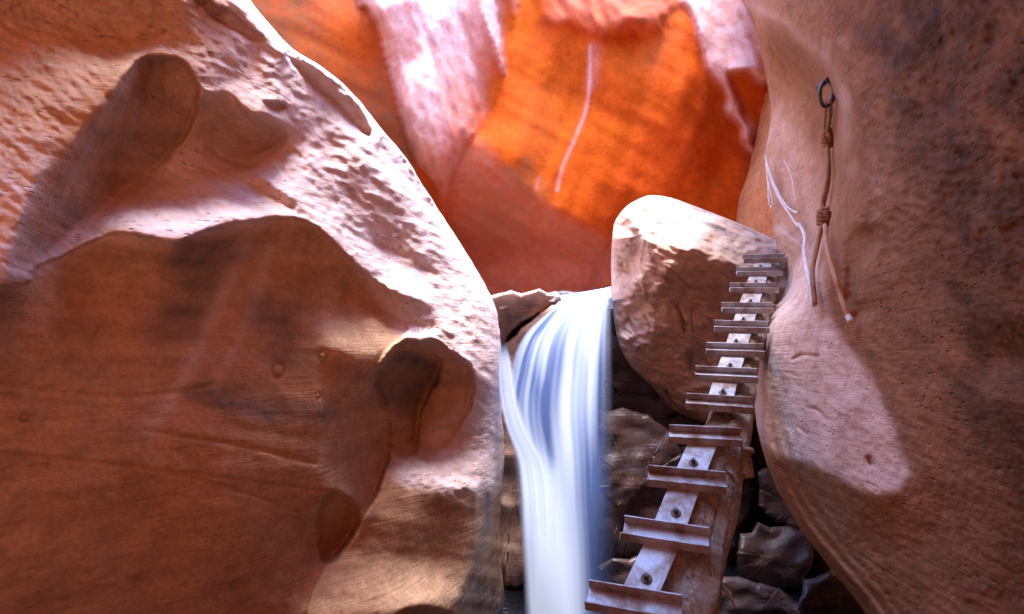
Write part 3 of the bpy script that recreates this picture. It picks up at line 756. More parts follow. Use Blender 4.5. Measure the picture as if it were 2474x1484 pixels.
for i in range(26):
    x_, y_ = rk.uniform(1490, 1860), rk.uniform(490, 960); a_ = rk.normal(0.45 if y_ < 640 else 1.0, 0.35); L_ = rk.uniform(20, 70)
    uD += rk.uniform(0.003, 0.009) * fd.stroke([(x_, y_), (x_ + L_ * .5 * math.cos(a_) + rk.randn() * 4, y_ + L_ * .5 * math.sin(a_)), (x_ + L_ * math.cos(a_), y_ + L_ * math.sin(a_) + rk.randn() * 5)], rk.uniform(1.8, 3.2))
uD += 0.0012 * fd.noise(5, 3, 25, 90) + 0.0015 * fd.noise(14, 4, 25, 91)
fd.u = uD
BOULD = [(1480, 560), (1488, 530), (1512, 500), (1545, 480), (1572, 472), (1610, 476), (1650, 488), (1760, 530), (1868, 578), (1930, 620), (1940, 760), (1900, 900), (1830, 1010), (1760, 1040), (1680, 1015), (1620, 985), (1570, 930), (1520, 880), (1492, 820), (1480, 740), (1476, 640)]
lit_paleD = 0.30 * fd.mask([(1500, 490), (1570, 460), (1650, 470), (1900, 580), (1900, 690), (1780, 635), (1640, 600), (1580, 590), (1550, 545)], 8, wob=6) + 0.25 * fd.mask([(1470, 560), (1560, 580), (1560, 900), (1480, 800)], 14, wob=5)  # light on the top and left face put into the colour
darkD = 0.22 * fd.mask([(1600, 680), (1640, 630), (1780, 640), (1760, 740), (1620, 750)], 14, wob=6) * (0.7 + 0.5 * fd.noise(8, 60, 0, 8)) + 0.8 * np.clip(fd.noise(34, 4, 24, 18) - 0.5, 0, 1) * fd.mask([(1500, 490), (1570, 460), (1650, 470), (1900, 580), (1900, 690), (1780, 635), (1640, 600), (1580, 590)], 8) + 0.6 * fd.mask([(1655, 870), (1700, 830), (1720, 900), (1690, 905)], 8, wob=7) + 0.5 * fd.mask([(1480, 780), (1540, 860), (1620, 960), (1700, 1020), (1600, 1060), (1470, 950)], 16, wob=6)  # dark streaks on top, darker tone in the hollow and undercut
fd.u += 0
bo = body('boulder', BOULD, fd, 6, 1.9, M['boulder'], rnd=0.16, p=9, nr=110, na=420,
          attrs=[('mineral_lit', np.clip(lit_paleD, 0, 1)), ('varnish_shade', np.clip(darkD, 0, 1)), ('pitted', 0.6 + 0 * uD), ('wet', fd.mask([(1470, 700), (1520, 760), (1600, 960), (1470, 960)], 14))])
tag(bo, 'huge wedged sandstone boulder, brightly lit on top, hollow in its brown face, behind the ladder', 'boulder')


def facet_rock(name, outline, d0, thick, mat, seed, label, cat='rock', tilt=(0.0, 0.0), amp=0.8, group=None, mineral_lit=0.0, wet=0.6, varn_shade=0.3, nr=46, na=170, rnd=0.10, h=5.0):
    rj = np.random.RandomState(seed)
    o = np.array(outline, float); o = np.repeat(o, 2, 0); o[1::2] = 0.5 * (o[1::2] + np.roll(o, -2, 0)[1::2]) + rj.randn(len(o) // 2, 2) * 7; outline = o
    x0, y0 = o.min(0) - 60; x1, y1 = o.max(0) + 60
    f = Field(x0, x1, y0, y1, h)
    rs = np.random.RandomState(seed)
    # broken planes: cells of constant slope
    n = 9; cx = rs.uniform(x0, x1, n); cyv = rs.uniform(y0, y1, n)
    X = f.X + 10 * f.noise(18, seed=seed + 1); Y = f.Y + 10 * f.noise(18, seed=seed + 2)
    lab = np.argmin([(X - a) ** 2 + (Y - b) ** 2 for a, b in zip(cx, cyv)], 0)
    f.SX = tilt[0] + (rs.randn(n) * amp)[lab]; f.SY = tilt[1] + (rs.randn(n) * amp)[lab]
    f.SY += 0.25 * f.noise(24, 12, 20, seed + 3) + 0.2 * f.noise(8, 6, 0, seed + 4); f.SX += 0.25 * f.noise(14, 14, 0, seed + 5)
    f.solve(np.log(d0) + 0 * f.X, 220)
    ob = body(name, outline, f, d0, thick, mat, nr=nr, na=na, p=14, smooth=False, rnd=rnd,
              attrs=[('mineral_lit', mineral_lit + 0 * f.X), ('varnish_shade', np.clip(varn_shade + 0.4 * f.noise(20, 12, 0, seed + 6), 0, 1)), ('pitted', 0.3 + 0 * f.X), ('wet', wet + 0 * f.X)])
    return tag(ob, label, cat, group)


# flat slab and wedge left of the lip
facet_rock('rock_slab', [(1150, 722), (1195, 712), (1260, 710), (1330, 710), (1352, 716), (1340, 732), (1300, 756), (1262, 778), (1235, 800), (1215, 830), (1150, 850)], 6.0, 1.4, M['boulder'], 21,
           'flat red sandstone slab left of the waterfall lip, pale on top', 'rock slab', tilt=(0.3, 0.9), amp=0.25, mineral_lit=0.15, wet=0.2, varn_shade=0.35, nr=40, na=150, rnd=0.1, h=3)
facet_rock('ledge_rock', [(1200, 716), (1262, 709), (1335, 708), (1356, 716), (1340, 728), (1280, 733), (1215, 744), (1190, 742)], 5.88, 0.9, M['boulder'], 22,
           'thin pink ledge stone lying on the red slab beside the falls', 'rock slab', tilt=(0.1, -1.0), amp=0.2, mineral_lit=0.6, wet=0.0, varn_shade=0.0, nr=30, na=140, rnd=0.06, h=3)
facet_rock('wedge_rock', [(1222, 828), (1260, 792), (1310, 752), (1345, 735), (1360, 770), (1330, 860), (1290, 960), (1240, 960), (1225, 880)], 5.95, 1.0, M['boulder'], 23,
           'brown wedge of rock showing between slab and falling water', 'rock', tilt=(0.2, -0.1), amp=0.3, wet=0.5, varn_shade=0.3, rnd=0.1, h=3)
# rock under the boulder and down the right of the falls
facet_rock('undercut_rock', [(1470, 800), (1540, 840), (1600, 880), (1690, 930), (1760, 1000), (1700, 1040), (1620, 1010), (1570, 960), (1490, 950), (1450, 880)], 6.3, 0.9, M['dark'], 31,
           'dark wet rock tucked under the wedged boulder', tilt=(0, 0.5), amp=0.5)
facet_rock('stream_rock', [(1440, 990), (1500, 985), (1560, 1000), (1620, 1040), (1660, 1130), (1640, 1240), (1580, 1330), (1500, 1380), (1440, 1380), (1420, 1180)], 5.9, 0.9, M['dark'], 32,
           'reddish wet rock face right of the waterfall behind the ladder', tilt=(0.2, 0.0), amp=0.5, varn_shade=0.15)
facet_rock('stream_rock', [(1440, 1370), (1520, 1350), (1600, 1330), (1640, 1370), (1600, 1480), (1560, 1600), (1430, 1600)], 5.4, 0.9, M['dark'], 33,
           'low dark wet rock at the foot of the falls left of the lowest rungs', tilt=(0.0, -0.1), amp=0.5, varn_shade=0.4)
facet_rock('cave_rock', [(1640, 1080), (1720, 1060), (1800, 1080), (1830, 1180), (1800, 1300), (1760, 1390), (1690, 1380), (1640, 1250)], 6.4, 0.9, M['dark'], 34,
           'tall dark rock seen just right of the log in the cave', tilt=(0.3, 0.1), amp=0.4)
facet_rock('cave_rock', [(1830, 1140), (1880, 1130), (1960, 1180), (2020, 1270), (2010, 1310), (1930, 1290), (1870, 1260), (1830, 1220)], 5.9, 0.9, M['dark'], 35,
           'upper brown rock in the dark gap under the right wall', tilt=(0.0, -0.2), amp=0.4, varn_shade=0.0, wet=0.2)
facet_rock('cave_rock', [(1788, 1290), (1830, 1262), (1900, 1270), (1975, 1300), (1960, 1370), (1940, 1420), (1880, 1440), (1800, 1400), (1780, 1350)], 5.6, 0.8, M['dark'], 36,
           'square brown block in the dark gap under the right wall', tilt=(0.0, -0.1), amp=0.3, varn_shade=0.0, wet=0.2)
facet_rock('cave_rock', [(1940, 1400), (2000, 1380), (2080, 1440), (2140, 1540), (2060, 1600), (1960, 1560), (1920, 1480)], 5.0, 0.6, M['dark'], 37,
           'black wet rock at the lower tip of the dark gap', tilt=(0.0, 0.1), amp=0.4, varn_shade=0.8, wet=1.0)
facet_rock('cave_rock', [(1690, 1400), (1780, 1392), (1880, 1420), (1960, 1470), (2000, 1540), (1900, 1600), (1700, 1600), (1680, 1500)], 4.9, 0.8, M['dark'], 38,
           'low wet black slab with glints at the bottom of the dark gap', tilt=(0.1, -0.7), amp=0.4, varn_shade=0.4, wet=1.0)
facet_rock('cave_rock', [(1750, 1150), (1800, 1130), (1850, 1180), (1850, 1260), (1800, 1290), (1750, 1280)], 6.9, 0.8, M['dark'], 39,
           'small dark rock wedged high in the gap behind the log', tilt=(0.1, 0.2), amp=0.5, varn_shade=0.6, wet=0.6)
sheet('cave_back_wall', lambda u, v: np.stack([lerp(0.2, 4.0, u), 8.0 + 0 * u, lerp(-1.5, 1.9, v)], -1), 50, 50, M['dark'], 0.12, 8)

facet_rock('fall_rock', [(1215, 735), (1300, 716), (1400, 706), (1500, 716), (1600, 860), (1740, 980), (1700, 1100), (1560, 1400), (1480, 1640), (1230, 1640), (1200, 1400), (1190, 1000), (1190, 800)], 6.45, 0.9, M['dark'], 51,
           'dark wet rock face behind the falling water', 'rock', tilt=(0.0, -0.15), amp=0.4, varn_shade=0.5, wet=0.8)
facet_rock('wet_rock_face', [(1190, 840), (1228, 900), (1236, 960), (1262, 1040), (1300, 1180), (1300, 1320), (1285, 1400), (1262, 1412), (1235, 1414), (1212, 1400), (1180, 1300), (1180, 1000)], 5.75, 0.7, M['boulder'], 41,
           'purplish wet rock face squeezed between the left wall and the falling water', 'rock', tilt=(0.0, -0.1), amp=0.12, wet=0.5, varn_shade=0.3, rnd=0.08)
# ------------------------------------------------------------------ water
def mat_water():
    m, nt, b, out = new_mat('falling_water'); k = NB(nt)
    tr = k.n('ShaderNodeBsdfTranslucent'); mx = k.n('ShaderNodeMixShader'); tp = k.n('ShaderNodeBsdfTransparent'); mx2 = k.n('ShaderNodeMixShader')
    d = k.attr('foam'); st = k.attr('streak')
    col = k.mix(k.math('MULTIPLY', d, 1.0, True), (0.075, 0.11, 0.25), (0.66, 0.72, 0.86))  # blue of the skylight is put into the water colour
    k.l(col, b.inputs['Base Color'])
    b.inputs['Roughness'].default_value = 0.45
    b.inputs['Specular IOR Level'].default_value = 0.3
    b.inputs['Subsurface Weight'].default_value = 0.0
    k.l(col, tr.inputs[0]); mx.inputs[0].default_value = 0.30
    k.l(b.outputs[0], mx.inputs[1]); k.l(tr.outputs[0], mx.inputs[2])
    k.l(k.attr('alpha'), mx2.inputs[0]); k.l(tp.outputs[0], mx2.inputs[1]); k.l(mx.outputs[0], mx2.inputs[2]); k.l(mx2.outputs[0], out.inputs[0])
    return m


M['water'] = mat_water()
m, nt, b, out = new_mat('pool_water'); kk = NB(nt)
b.inputs['Base Color'].default_value = (0.012, 0.012, 0.016, 1); b.inputs['Roughness'].default_value = 0.10; b.inputs['Specular IOR Level'].default_value = 0.3
vv = kk.coord((1, 1, 1)); kk.l(kk.bump(kk.noise(vv, 14, 5, 0.6, 0.5), 0.7, 0.05), b.inputs['Normal'])
M['pool'] = m


def water_sheet(name, left, right, y0, y1, depth_fn, dens_fn, alpha_fn, nr=220, nc=90, seed=0, parent=None, top_fn=lambda s: 0 * s):
    ys = np.linspace(y0, y1, nr)
    cl_, cr_ = catmull(left, 10, False), catmull(right, 10, False)
    lx = np.interp(ys, cl_[:, 1], cl_[:, 0]); rx = np.interp(ys, cr_[:, 1], cr_[:, 0])
    g_ = np.exp(-np.linspace(-2, 2, 21) ** 2); g_ /= g_.sum()
    lx = np.convolve(np.pad(lx, 10, mode='edge'), g_, 'valid'); rx = np.convolve(np.pad(rx, 10, mode='edge'), g_, 'valid')
    s = np.linspace(0, 1, nc)
    PX = lx[:, None] + (rx - lx)[:, None] * s[None]; PY = np.repeat(ys[:, None], nc, 1)
    PY = PY + top_fn(s)[None] * (1 - (PY - y0) / (y1 - y0)) ** 6
    S = np.repeat(s[None], nr, 0); T = (PY - y0) / (y1 - y0)
    rs = np.random.RandomState(seed)
    st = np.zeros_like(S)
    for i in range(14):
        fq = rs.uniform(1.5, 18); st += np.sin(6.28 * (S * fq + rs.rand() + 0.08 * np.sin(T * 3 + i))) / (1 + fq * 0.10) * (0.6 + 0.4 * np.sin(6.28 * (T * rs.uniform(.3, 1) + rs.rand())))
    st /= st.std()
    D = depth_fn(PX, PY, S, T) 
    V = P(PX, PY, D).reshape(-1, 3)
    me = mesh_np(name, V, grid_faces(nr, nc, flip=True))
    add_attr(me, 'streak', st); add_attr(me, 'foam', np.clip(dens_fn(PX, PY, S, T, st), 0, 0.97)); add_attr(me, 'alpha', np.clip(alpha_fn(PX, PY, S, T, st), 0, 1))
    o = link(name, me, M['water'], parent)
    return o


def sst(a, b, x):
    t = np.clip((x - a) / (b - a), 0, 1); return t * t * (3 - 2 * t)


wf = bpy.data.objects.new('waterfall', None); sc.collection.objects.link(wf)
tag(wf, 'silky blue white waterfall pouring between the canyon walls', 'waterfall', kind='structure')
# main curtain
def d_main(X, Y, S, T):
    lip = 5.85 + 1.3 * np.clip((735 - Y) / 50, 0, 1) ** 1.5
    return lip - 1.15 * T ** 0.75 + 0.25 * (S - 0.5) ** 2 + 0.10 * np.sin(3.0 * S + 1)
def ridge(X, Y, pts, w0, w1):
    xs = np.interp(Y, [p[1] for p in pts], [p[0] for p in pts]); w = np.interp(Y, [pts[0][1], pts[-1][1]], [w0, w1])
    return np.exp(-((X - xs) / w) ** 2)
def dens_main(X, Y, S, T, st):
    a = 0.26 + 0.12 * st * sst(1300, 850, Y) + 0.04 * st
    a += 0.45 * sst(900, 720, Y)
    a += 0.42 * ridge(X, Y, [(1440, 760), (1400, 900), (1365, 1050), (1345, 1200), (1330, 1500)], 26, 70)
    a += 0.36 * ridge(X, Y, [(1215, 940), (1245, 1020), (1290, 1110), (1320, 1250), (1330, 1500)], 16, 70)
    a -= 0.40 * ridge(X, Y, [(1300, 900), (1310, 1000), (1330, 1110)], 20, 14) * sst(860, 960, Y) * sst(1160, 1090, Y)
    a -= 0.40 * ridge(X, Y, [(1440, 950), (1440, 1200), (1450, 1480)], 30, 40) * sst(960, 1150, Y)
    a -= 0.35 * ridge(X, Y, [(1330, 760), (1290, 830)], 22, 10) * sst(740, 755, Y) * sst(830, 790, Y)
    a += 0.15 * sst(1150, 1400, Y) * sst(1450, 1380, X)
    return a
def alpha_main(X, Y, S, T, st):
    e = np.minimum(S / (0.10 + 0.03 * np.sin(Y * 0.013)), (1 - S) / (0.17 + 0.14 * T + 0.02 * np.sin(Y * 0.02)))
    e = np.where(Y < 720, 1.0, e)
    soft = sst(0, 1, e)
    lower = 1 - 0.55 * sst(1130, 1380, Y) * sst(1395, 1460, X)
    return soft * lower
L = [(1352, 690), (1345, 712), (1300, 757), (1262, 800), (1240, 850), (1228, 900), (1216, 960), (1218, 1020), (1236, 1100), (1252, 1250), (1262, 1400), (1264, 1700)]
R = [(1474, 690), (1478, 720), (1482, 850), (1484, 1000), (1484, 1200), (1492, 1350), (1500, 1700)]
water_sheet('main_curtain', L, R, 692, 1640, d_main, dens_main, alpha_main, 300, 130, 1, wf, lambda s: 22 * (1 - s) ** 0.8)
# thin sheet from the left crevice that crosses in front
L = [(1200, 820), (1200, 900), (1204, 960), (1222, 1040), (1250, 1120), (1262, 1300), (1264, 1500)]
R = [(1226, 820), (1244, 900), (1258, 980), (1290, 1060), (1335, 1135), (1350, 1300), (1360, 1500)]
water_sheet('side_stream', L, R, 822, 1500, lambda X, Y, S, T: 5.15 - 0.75 * T + 0 * X, lambda X, Y, S, T, st: 0.45 + 0.35 * S * sst(1130, 1000, Y) + 0.35 * sst(1000, 1200, Y) + 0.08 * st,
            lambda X, Y, S, T, st: sst(0, .12, S) * sst(0, .30, 1 - S) * sst(822, 880, Y) * (1 - sst(1180, 1400, Y)) * (0.9 - 0.2 * T), 160, 40, 2, wf)
# the stream above the lip
def up_stream(u, v):
    x = lerp(0.42, 1.25, u); y = lerp(5.9, 8.2, v)
    return np.stack([x, y, 1.6 + 0 * x + (y * 0.0875 + 0.10)], -1)
V = up_stream(*np.meshgrid(np.linspace(0, 1, 30), np.linspace(0, 1, 40), indexing='ij'))
V[..., 2] = 2.18 + 0.02 * np.sin(V[..., 1] * 5 + V[..., 0] * 3)
me = mesh_np('upper_stream', V.reshape(-1, 3), grid_faces(30, 40))
add_attr(me, 'foam', np.full(1200, 0.8)); add_attr(me, 'alpha', np.ones(1200))
link('upper_stream', me, M['water'], wf)
# pool at the foot
u, v = np.meshgrid(np.linspace(-3.2, 3.6, 60), np.linspace(1.0, 8.0, 60), indexing='ij')
me = mesh_np('pool', np.stack([u, v, -0.72 + 0.01 * np.sin(u * 9 + v * 4)], -1).reshape(-1, 3), grid_faces(60, 60))
tag(link('pool', me, M['pool']), kind='structure')

# ------------------------------------------------------------------ ladder
def metal(name, base, rust, rough=0.38, metallic=0.75):
    m, nt, b, out = new_mat(name); k = NB(nt)
    v = k.coord()
    oi = k.n('ShaderNodeObjectInfo'); va = k.n('ShaderNodeVectorMath', operation='ADD'); k.l(v, va.inputs[0]); k.l(oi.outputs['Location'], va.inputs[1]); v = va.outputs[0]
    n1 = k.noise(v, 7, 6, 0.7, 0.5); n2 = k.noise(v, 60, 4, 0.7)
    f = k.ramp(n1, [(0.43, 0.0), (0.62, 0.9)])
    col = k.mix(f, base, rust)
    col = k.mix(0.5, col, k.ramp(n2, [(0.3, 0.6), (0.6, 1.1)]), 'MULTIPLY')
    k.l(col, b.inputs['Base Color'])
    k.l(k.math('SUBTRACT', metallic, k.math('MULTIPLY', f, metallic * 0.5)), b.inputs['Metallic'])
    k.l(k.math('ADD', rough, k.math('MULTIPLY', n2, 0.25)), b.inputs['Roughness'])
    k.l(k.bump(n2, 0.25, 0.003), b.inputs['Normal'])
    return m


M['steel'] = metal('weathered_steel', (0.44, 0.41, 0.43), (0.20, 0.095, 0.05), 0.40, 0.6)
M['iron'] = metal('rusty_iron', (0.12, 0.09, 0.08), (0.16, 0.07, 0.04), 0.5, 0.6)
M['darkmetal'] = metal('dark_metal', (0.10, 0.10, 0.11), (0.06, 0.05, 0.05), 0.35, 0.9)
m, nt, b, out = new_mat('weathered_log'); kk = NB(nt)
vv = kk.coord((1, 1, 1)); vg = kk.coord((14, 1.2, 14))
g = kk.noise(vg, 2.0, 6, 0.7, 0.3); g2 = kk.noise(vv, 7, 6, 0.7, 0.4); g3 = kk.noise(vv, 40, 4, 0.7)
cc = kk.mix(kk.ramp(g2, [(0.35, 0.0), (0.62, 1.0)]), (0.60, 0.46, 0.34), (0.30, 0.18, 0.11))
cc = kk.mix(kk.ramp(g, [(0.30, 1.0), (0.40, 0.0)]), cc, (0.07, 0.035, 0.02))
cc = kk.mix(0.6, cc, kk.ramp(g3, [(0.3, 0.55), (0.6, 1.15)]), 'MULTIPLY')
kk.l(cc, b.inputs['Base Color']); b.inputs['Roughness'].default_value = 0.75
nb = kk.bump(g, 1.0, 0.09); nb = kk.bump(g2, 1.0, 0.07, nb); nb = kk.bump(g3, 0.5, 0.006, nb); kk.l(nb, b.inputs['Normal'])
M['log'] = m


def dirw(v):
    v = np.array(v, float)
    w = c2w(*v) - CAM
    return w / np.linalg.norm(w)


d_hat = dirw((814, 742, 1374))
r_hat = dirw((0.95, -0.01, -0.30))
n_hat = np.cross(r_hat, d_hat); n_hat /= np.linalg.norm(n_hat)
if n_hat @ (CAM - P(1700, 1043, 3.1)) < 0: n_hat = -n_hat
t_hat = np.cross(n_hat, r_hat)
s_hat = np.cross(d_hat, n_hat); s_hat = s_hat if s_hat @ r_hat > 0 else -s_hat
from mathutils import Matrix


def frame(o, x, y, z, at, parent_inv=None):
    Mx = Matrix(((x[0], y[0], z[0], at[0]), (x[1], y[1], z[1], at[1]), (x[2], y[2], z[2], at[2]), (0, 0, 0, 1)))
    o.matrix_world = Mx if parent_inv is None else parent_inv @ Mx
    return o


RX = [1530, 1606, 1657, 1702, 1736, 1753, 1774, 1790, 1804, 1820, 1833, 1847]
RY = [1441, 1278, 1147, 1043, 966, 897, 838, 783, 738, 690, 651, 620]
RS = [0.01, 0.035, 0.0, -0.04, 0.02, 0.01, 0.0, 0.012, -0.015, 0.008, -0.006, 0.0]
rz = [(.0046 + .00055 * i) * .36 * F for i in range(12)]
RC = [P(RX[i], RY[i] + 0.1 * .36 * F / rz[i], rz[i]) for i in range(12)]
base = RC[0] - d_hat * 1.35
lad = bpy.data.objects.new('ladder', None); sc.collection.objects.link(lad); lad.location = base
tag(lad, 'log ladder with steel channel rungs leaning up beside the waterfall', 'ladder')
LI = Matrix.Translation(Vector(-base))


def channel_me(name, L, w, fh, th, up=1):
    """U channel: web in XY, flanges rise along Z at +-Y"""
    prof = [(-w / 2, fh), (-w / 2, -th), (w / 2, -th), (w / 2, fh), (w / 2 - th, fh), (w / 2 - th, 0), (-w / 2 + th, 0), (-w / 2 + th, fh)]
    V = []; n = len(prof); segs = 5
    for i in range(segs + 1):
        x = -L / 2 + L * i / segs
        V += [(x, a, b * up) for a, b in prof]
    Fc = []
    for i in range(segs):
        for j in range(n):
            a, b2 = i * n + j, i * n + (j + 1) % n
            Fc.append((a, a + n, b2 + n, b2))
    for q, fl in ((0, False), (segs * n, True)):
        for f in ((0, 1, 6, 7), (1, 2, 5, 6), (2, 3, 4, 5)):
            f = tuple(q + x for x in f); Fc.append(f[::-1] if fl else f)
    me = bpy.data.meshes.new(name); me.from_pydata(V, [], Fc); me.update()
    import bmesh
    bm = bmesh.new(); bm.from_mesh(me); bmesh.ops.recalc_face_normals(bm, faces=bm.faces); bm.to_mesh(me); bm.free()
    return me


rung_me = channel_me('rung', 0.372, 0.108, 0.042, 0.005); rung_me.materials.append(M['steel'])
# a rung below the frame too, as the ladder goes on down to the pool
cents = [RC[0] - d_hat * 0.36 * (j + 1) for j in range(2)][::-1] + RC
sl = [0, 0] + RS
for i, c in enumerate(cents):
    o = bpy.data.objects.new('rung', rung_me); sc.collection.objects.link(o); o.parent = lad
    a = sl[i]; x = r_hat * math.cos(a) - t_hat * math.sin(a); y = np.cross(n_hat, x)
    y = y if y @ d_hat > 0 else -y
    z = np.cross(x, y)
    if z @ n_hat < 0: x = -x; z = np.cross(x, y)
    frame(o, x, y, z, c, LI)

# log under the spine
def cyl(name, n, r, h, mat, cham=0.15):
    V = []; 
    for (rr, z) in ((r * 0.0, 0), (r, 0), (r, h * (1 - cham)), (r * (1 - cham), h), (0, h)):
        V += [(rr * math.cos(6.2832 * i / n), rr * math.sin(6.2832 * i / n), z) for i in range(n)]
    me = bpy.data.meshes.new(name); me.from_pydata(V, [], [tuple(int(x) for x in q) for q in grid_faces(5, n, True)]); me.update(); me.materials.append(mat)
    return me


plate_me = channel_me('spine_plate', 0.30, 0.142, 0.045, 0.006, -1); plate_me.materials.append(M['steel'])
washer_me = cyl('washer', 20, 0.024, 0.005, M['iron']); nut_me = cyl('bolt', 6, 0.011, 0.024, M['iron'], 0.1)
for i in range(len(cents) - 1):
    if i - 2 == 3: continue
    c = (cents[i] + cents[i + 1]) / 2 - n_hat * 0.008
    dd = cents[i + 1] - cents[i]; L = np.linalg.norm(dd); dd = dd / L
    o = bpy.data.objects.new('spine_plate', plate_me); sc.collection.objects.link(o); o.parent = lad
    y = np.cross(n_hat, dd); y /= np.linalg.norm(y); z = np.cross(dd, y)
    if z @ n_hat < 0: y = -y; z = -z
    frame(o, dd, y, z, c, LI)
    o.scale = ((L + 0.0) / 0.30, 1, 1)
    OM = o.matrix_basis.copy()
    for me, zz in ((nut_me, 0.0115), (washer_me, 0.0065)):
        q = bpy.data.objects.new(me.name, me); sc.collection.objects.link(q); q.parent = o
        q.location = (-0.030 + 0.01 * math.sin(i * 2.3), 0.008 * math.sin(i * 1.7), zz)
        q.scale = (0.30 / L, 1, 1)

# the log itself: rough, knotty, tapered
ks = np.linspace(-3.6, 11.6, 150)
idx = np.arange(12)
lc = np.stack([np.interp(ks, idx, [RC[j][a] for j in range(12)]) for a in range(3)], -1)
below = ks < 0; above = ks > 11
lc[below] = RC[0] + (ks[below])[:, None] * (RC[1] - RC[0])[None]
lc[above] = RC[11] + (ks[above] - 11)[:, None] * (RC[11] - RC[10])[None]
off = np.interp(ks, [-3, 0, 2, 3.7, 6, 11], [0.20, 0.145, 0.09, 0.06, 0.06, 0.05]); rad = np.interp(ks, [-3, 0, 3.7, 6, 11.6], [0.18, 0.155, 0.128, 0.11, 0.095])
lc = lc + s_hat * off[:, None] - n_hat * (rad * 0.93 + 0.045)[:, None]
na = 56
th = np.linspace(0, 2 * math.pi, na, endpoint=False)
rs = np.random.RandomState(7)
lump = np.zeros((len(ks), na))
for i in range(26):
    fa_, fk = rs.randint(1, 9), rs.uniform(0.2, 2.6); lump += np.sin(fa_ * th[None] + fk * ks[:, None] * 1.4 + rs.rand() * 6.28) / (1 + 0.25 * fa_ + fk)
gro = sum(np.sin(fq * th[None] + 0.7 * np.sin(ks[:, None] * q_ + fq)) ** 8 for fq, q_ in ((5, .6), (8, .9), (13, .5))) / 3
RR = rad[:, None] * (1 + 0.07 * lump - 0.14 * gro)
# knots
for kk_, tt, aa, ww in ((0.6, 0.5, .16, .25), (2.2, 1.0, .14, .2), (4.3, 1.6, -.25, .3), (5.2, .4, .2, .2), (-.1, 1.3, -.16, .25), (1.4, 1.1, -.12, .2), (3.2, 0.6, .18, .25)):
    RR *= 1 + aa * np.exp(-((ks[:, None] - kk_) / ww) ** 2 - (np.angle(np.exp(1j * (th[None] - tt))) / 0.45) ** 2)
V = lc[:, None] + RR[..., None] * (np.cos(th)[None, :, None] * s_hat + np.sin(th)[None, :, None] * n_hat)
V = V.reshape(-1, 3) - base
q4 = grid_faces(len(ks), na, True)
me = mesh_np('log', V, q4)
link('log', me, M['log'], lad)
# broken branch stub on the right side of the log
p0 = lc[np.argmin(abs(ks - 2.9))]
pts = [p0 + s_hat * 0.06, p0 + s_hat * 0.16 + n_hat * 0.02, P(1800, 1082, 3.02), P(1812, 1090, 3.0), P(1822, 1092, 2.99)]
V, Fc = tube(np.array(pts) - base, [0.05, 0.036, 0.024, 0.02, 0.008], 9)
from_py('branch_stub', V, Fc, M['log'], lad, True)
for k0, k1, a0, ln in ((0.9, 0.75, 0.3, .06), (2.6, 2.4, 0.9, .05), (8.7, 8.5, .8, .12), (10.6, 10.5, .7, .07)):
    p0 = lc[np.argmin(abs(ks - k0))]; rr = rad[np.argmin(abs(ks - k0))]
    a = p0 + s_hat * rr * math.cos(a0) + n_hat * rr * math.sin(a0)
    V, Fc = tube(np.array([a - s_hat * .02, a + s_hat * ln * .5 - d_hat * .03, a + s_hat * ln - d_hat * .07 - n_hat * .03]) - base, [0.012, 0.008, 0.003], 6)
    from_py('splinter', V, Fc, M['log'], lad, True)

# ------------------------------------------------------------------ ropes and ring on the right wall
def fabric(name, a, b2, scale=120):
    m, nt, b, out = new_mat(name); k = NB(nt); v = k.coord()
    w = k.n('ShaderNodeTexWave'); w.inputs['Scale'].default_value = scale; w.inputs['Distortion'].default_value = 2.0; w.bands_direction = 'DIAGONAL'
    k.l(v, w.inputs['Vector'])
    col = k.mix(k.math('MULTIPLY', w.outputs['Fac'], 0.6), a, b2)
    col = k.mix(k.ramp(k.noise(v, 9, 4, 0.6), [(0.4, 0.0), (0.65, 0.6)]), col, b2)
    k.l(col, b.inputs['Base Color']); b.inputs['Roughness'].default_value = 0.8
    k.l(k.bump(w.outputs['Fac'], 0.5, 0.003), b.inputs['Normal'])
    return m


M['rope'] = fabric('brown_rope', (0.42, 0.20, 0.09), (0.22, 0.09, 0.035))
M['tan'] = fabric('tan_rope', (0.62, 0.30, 0.16), (0.40, 0.17, 0.08))
M['web'] = fabric('white_webbing', (0.80, 0.74, 0.72), (0.55, 0.45, 0.42))


def hang(pts, gap=0.04, n=8):
    """points just off the right wall"""
    c = catmull(pts, n, False)
    d = np.min([fc.depth(c[:, 0] + dx, c[:, 1] + dy) for dx in (-12, 0, 12) for dy in (-10, 0, 10)], 0)
    kx = np.ones(9) / 9; dp = np.pad(d, 4, mode='edge'); ds = np.convolve(dp, kx, 'valid')
    d = np.minimum(ds, d) - gap
    return P(c[:, 0], c[:, 1], d)


def rope_part(name, pts, r, mat, parent, off, gap=0.04, braid=0.08, abs_pts=None):
    p = hang(pts, gap) if abs_pts is None else abs_pts
    V, Fc = tube(np.array(p) - off, r, 8, True, 1.3, braid)
    return from_py(name, V, Fc, mat, parent, True)


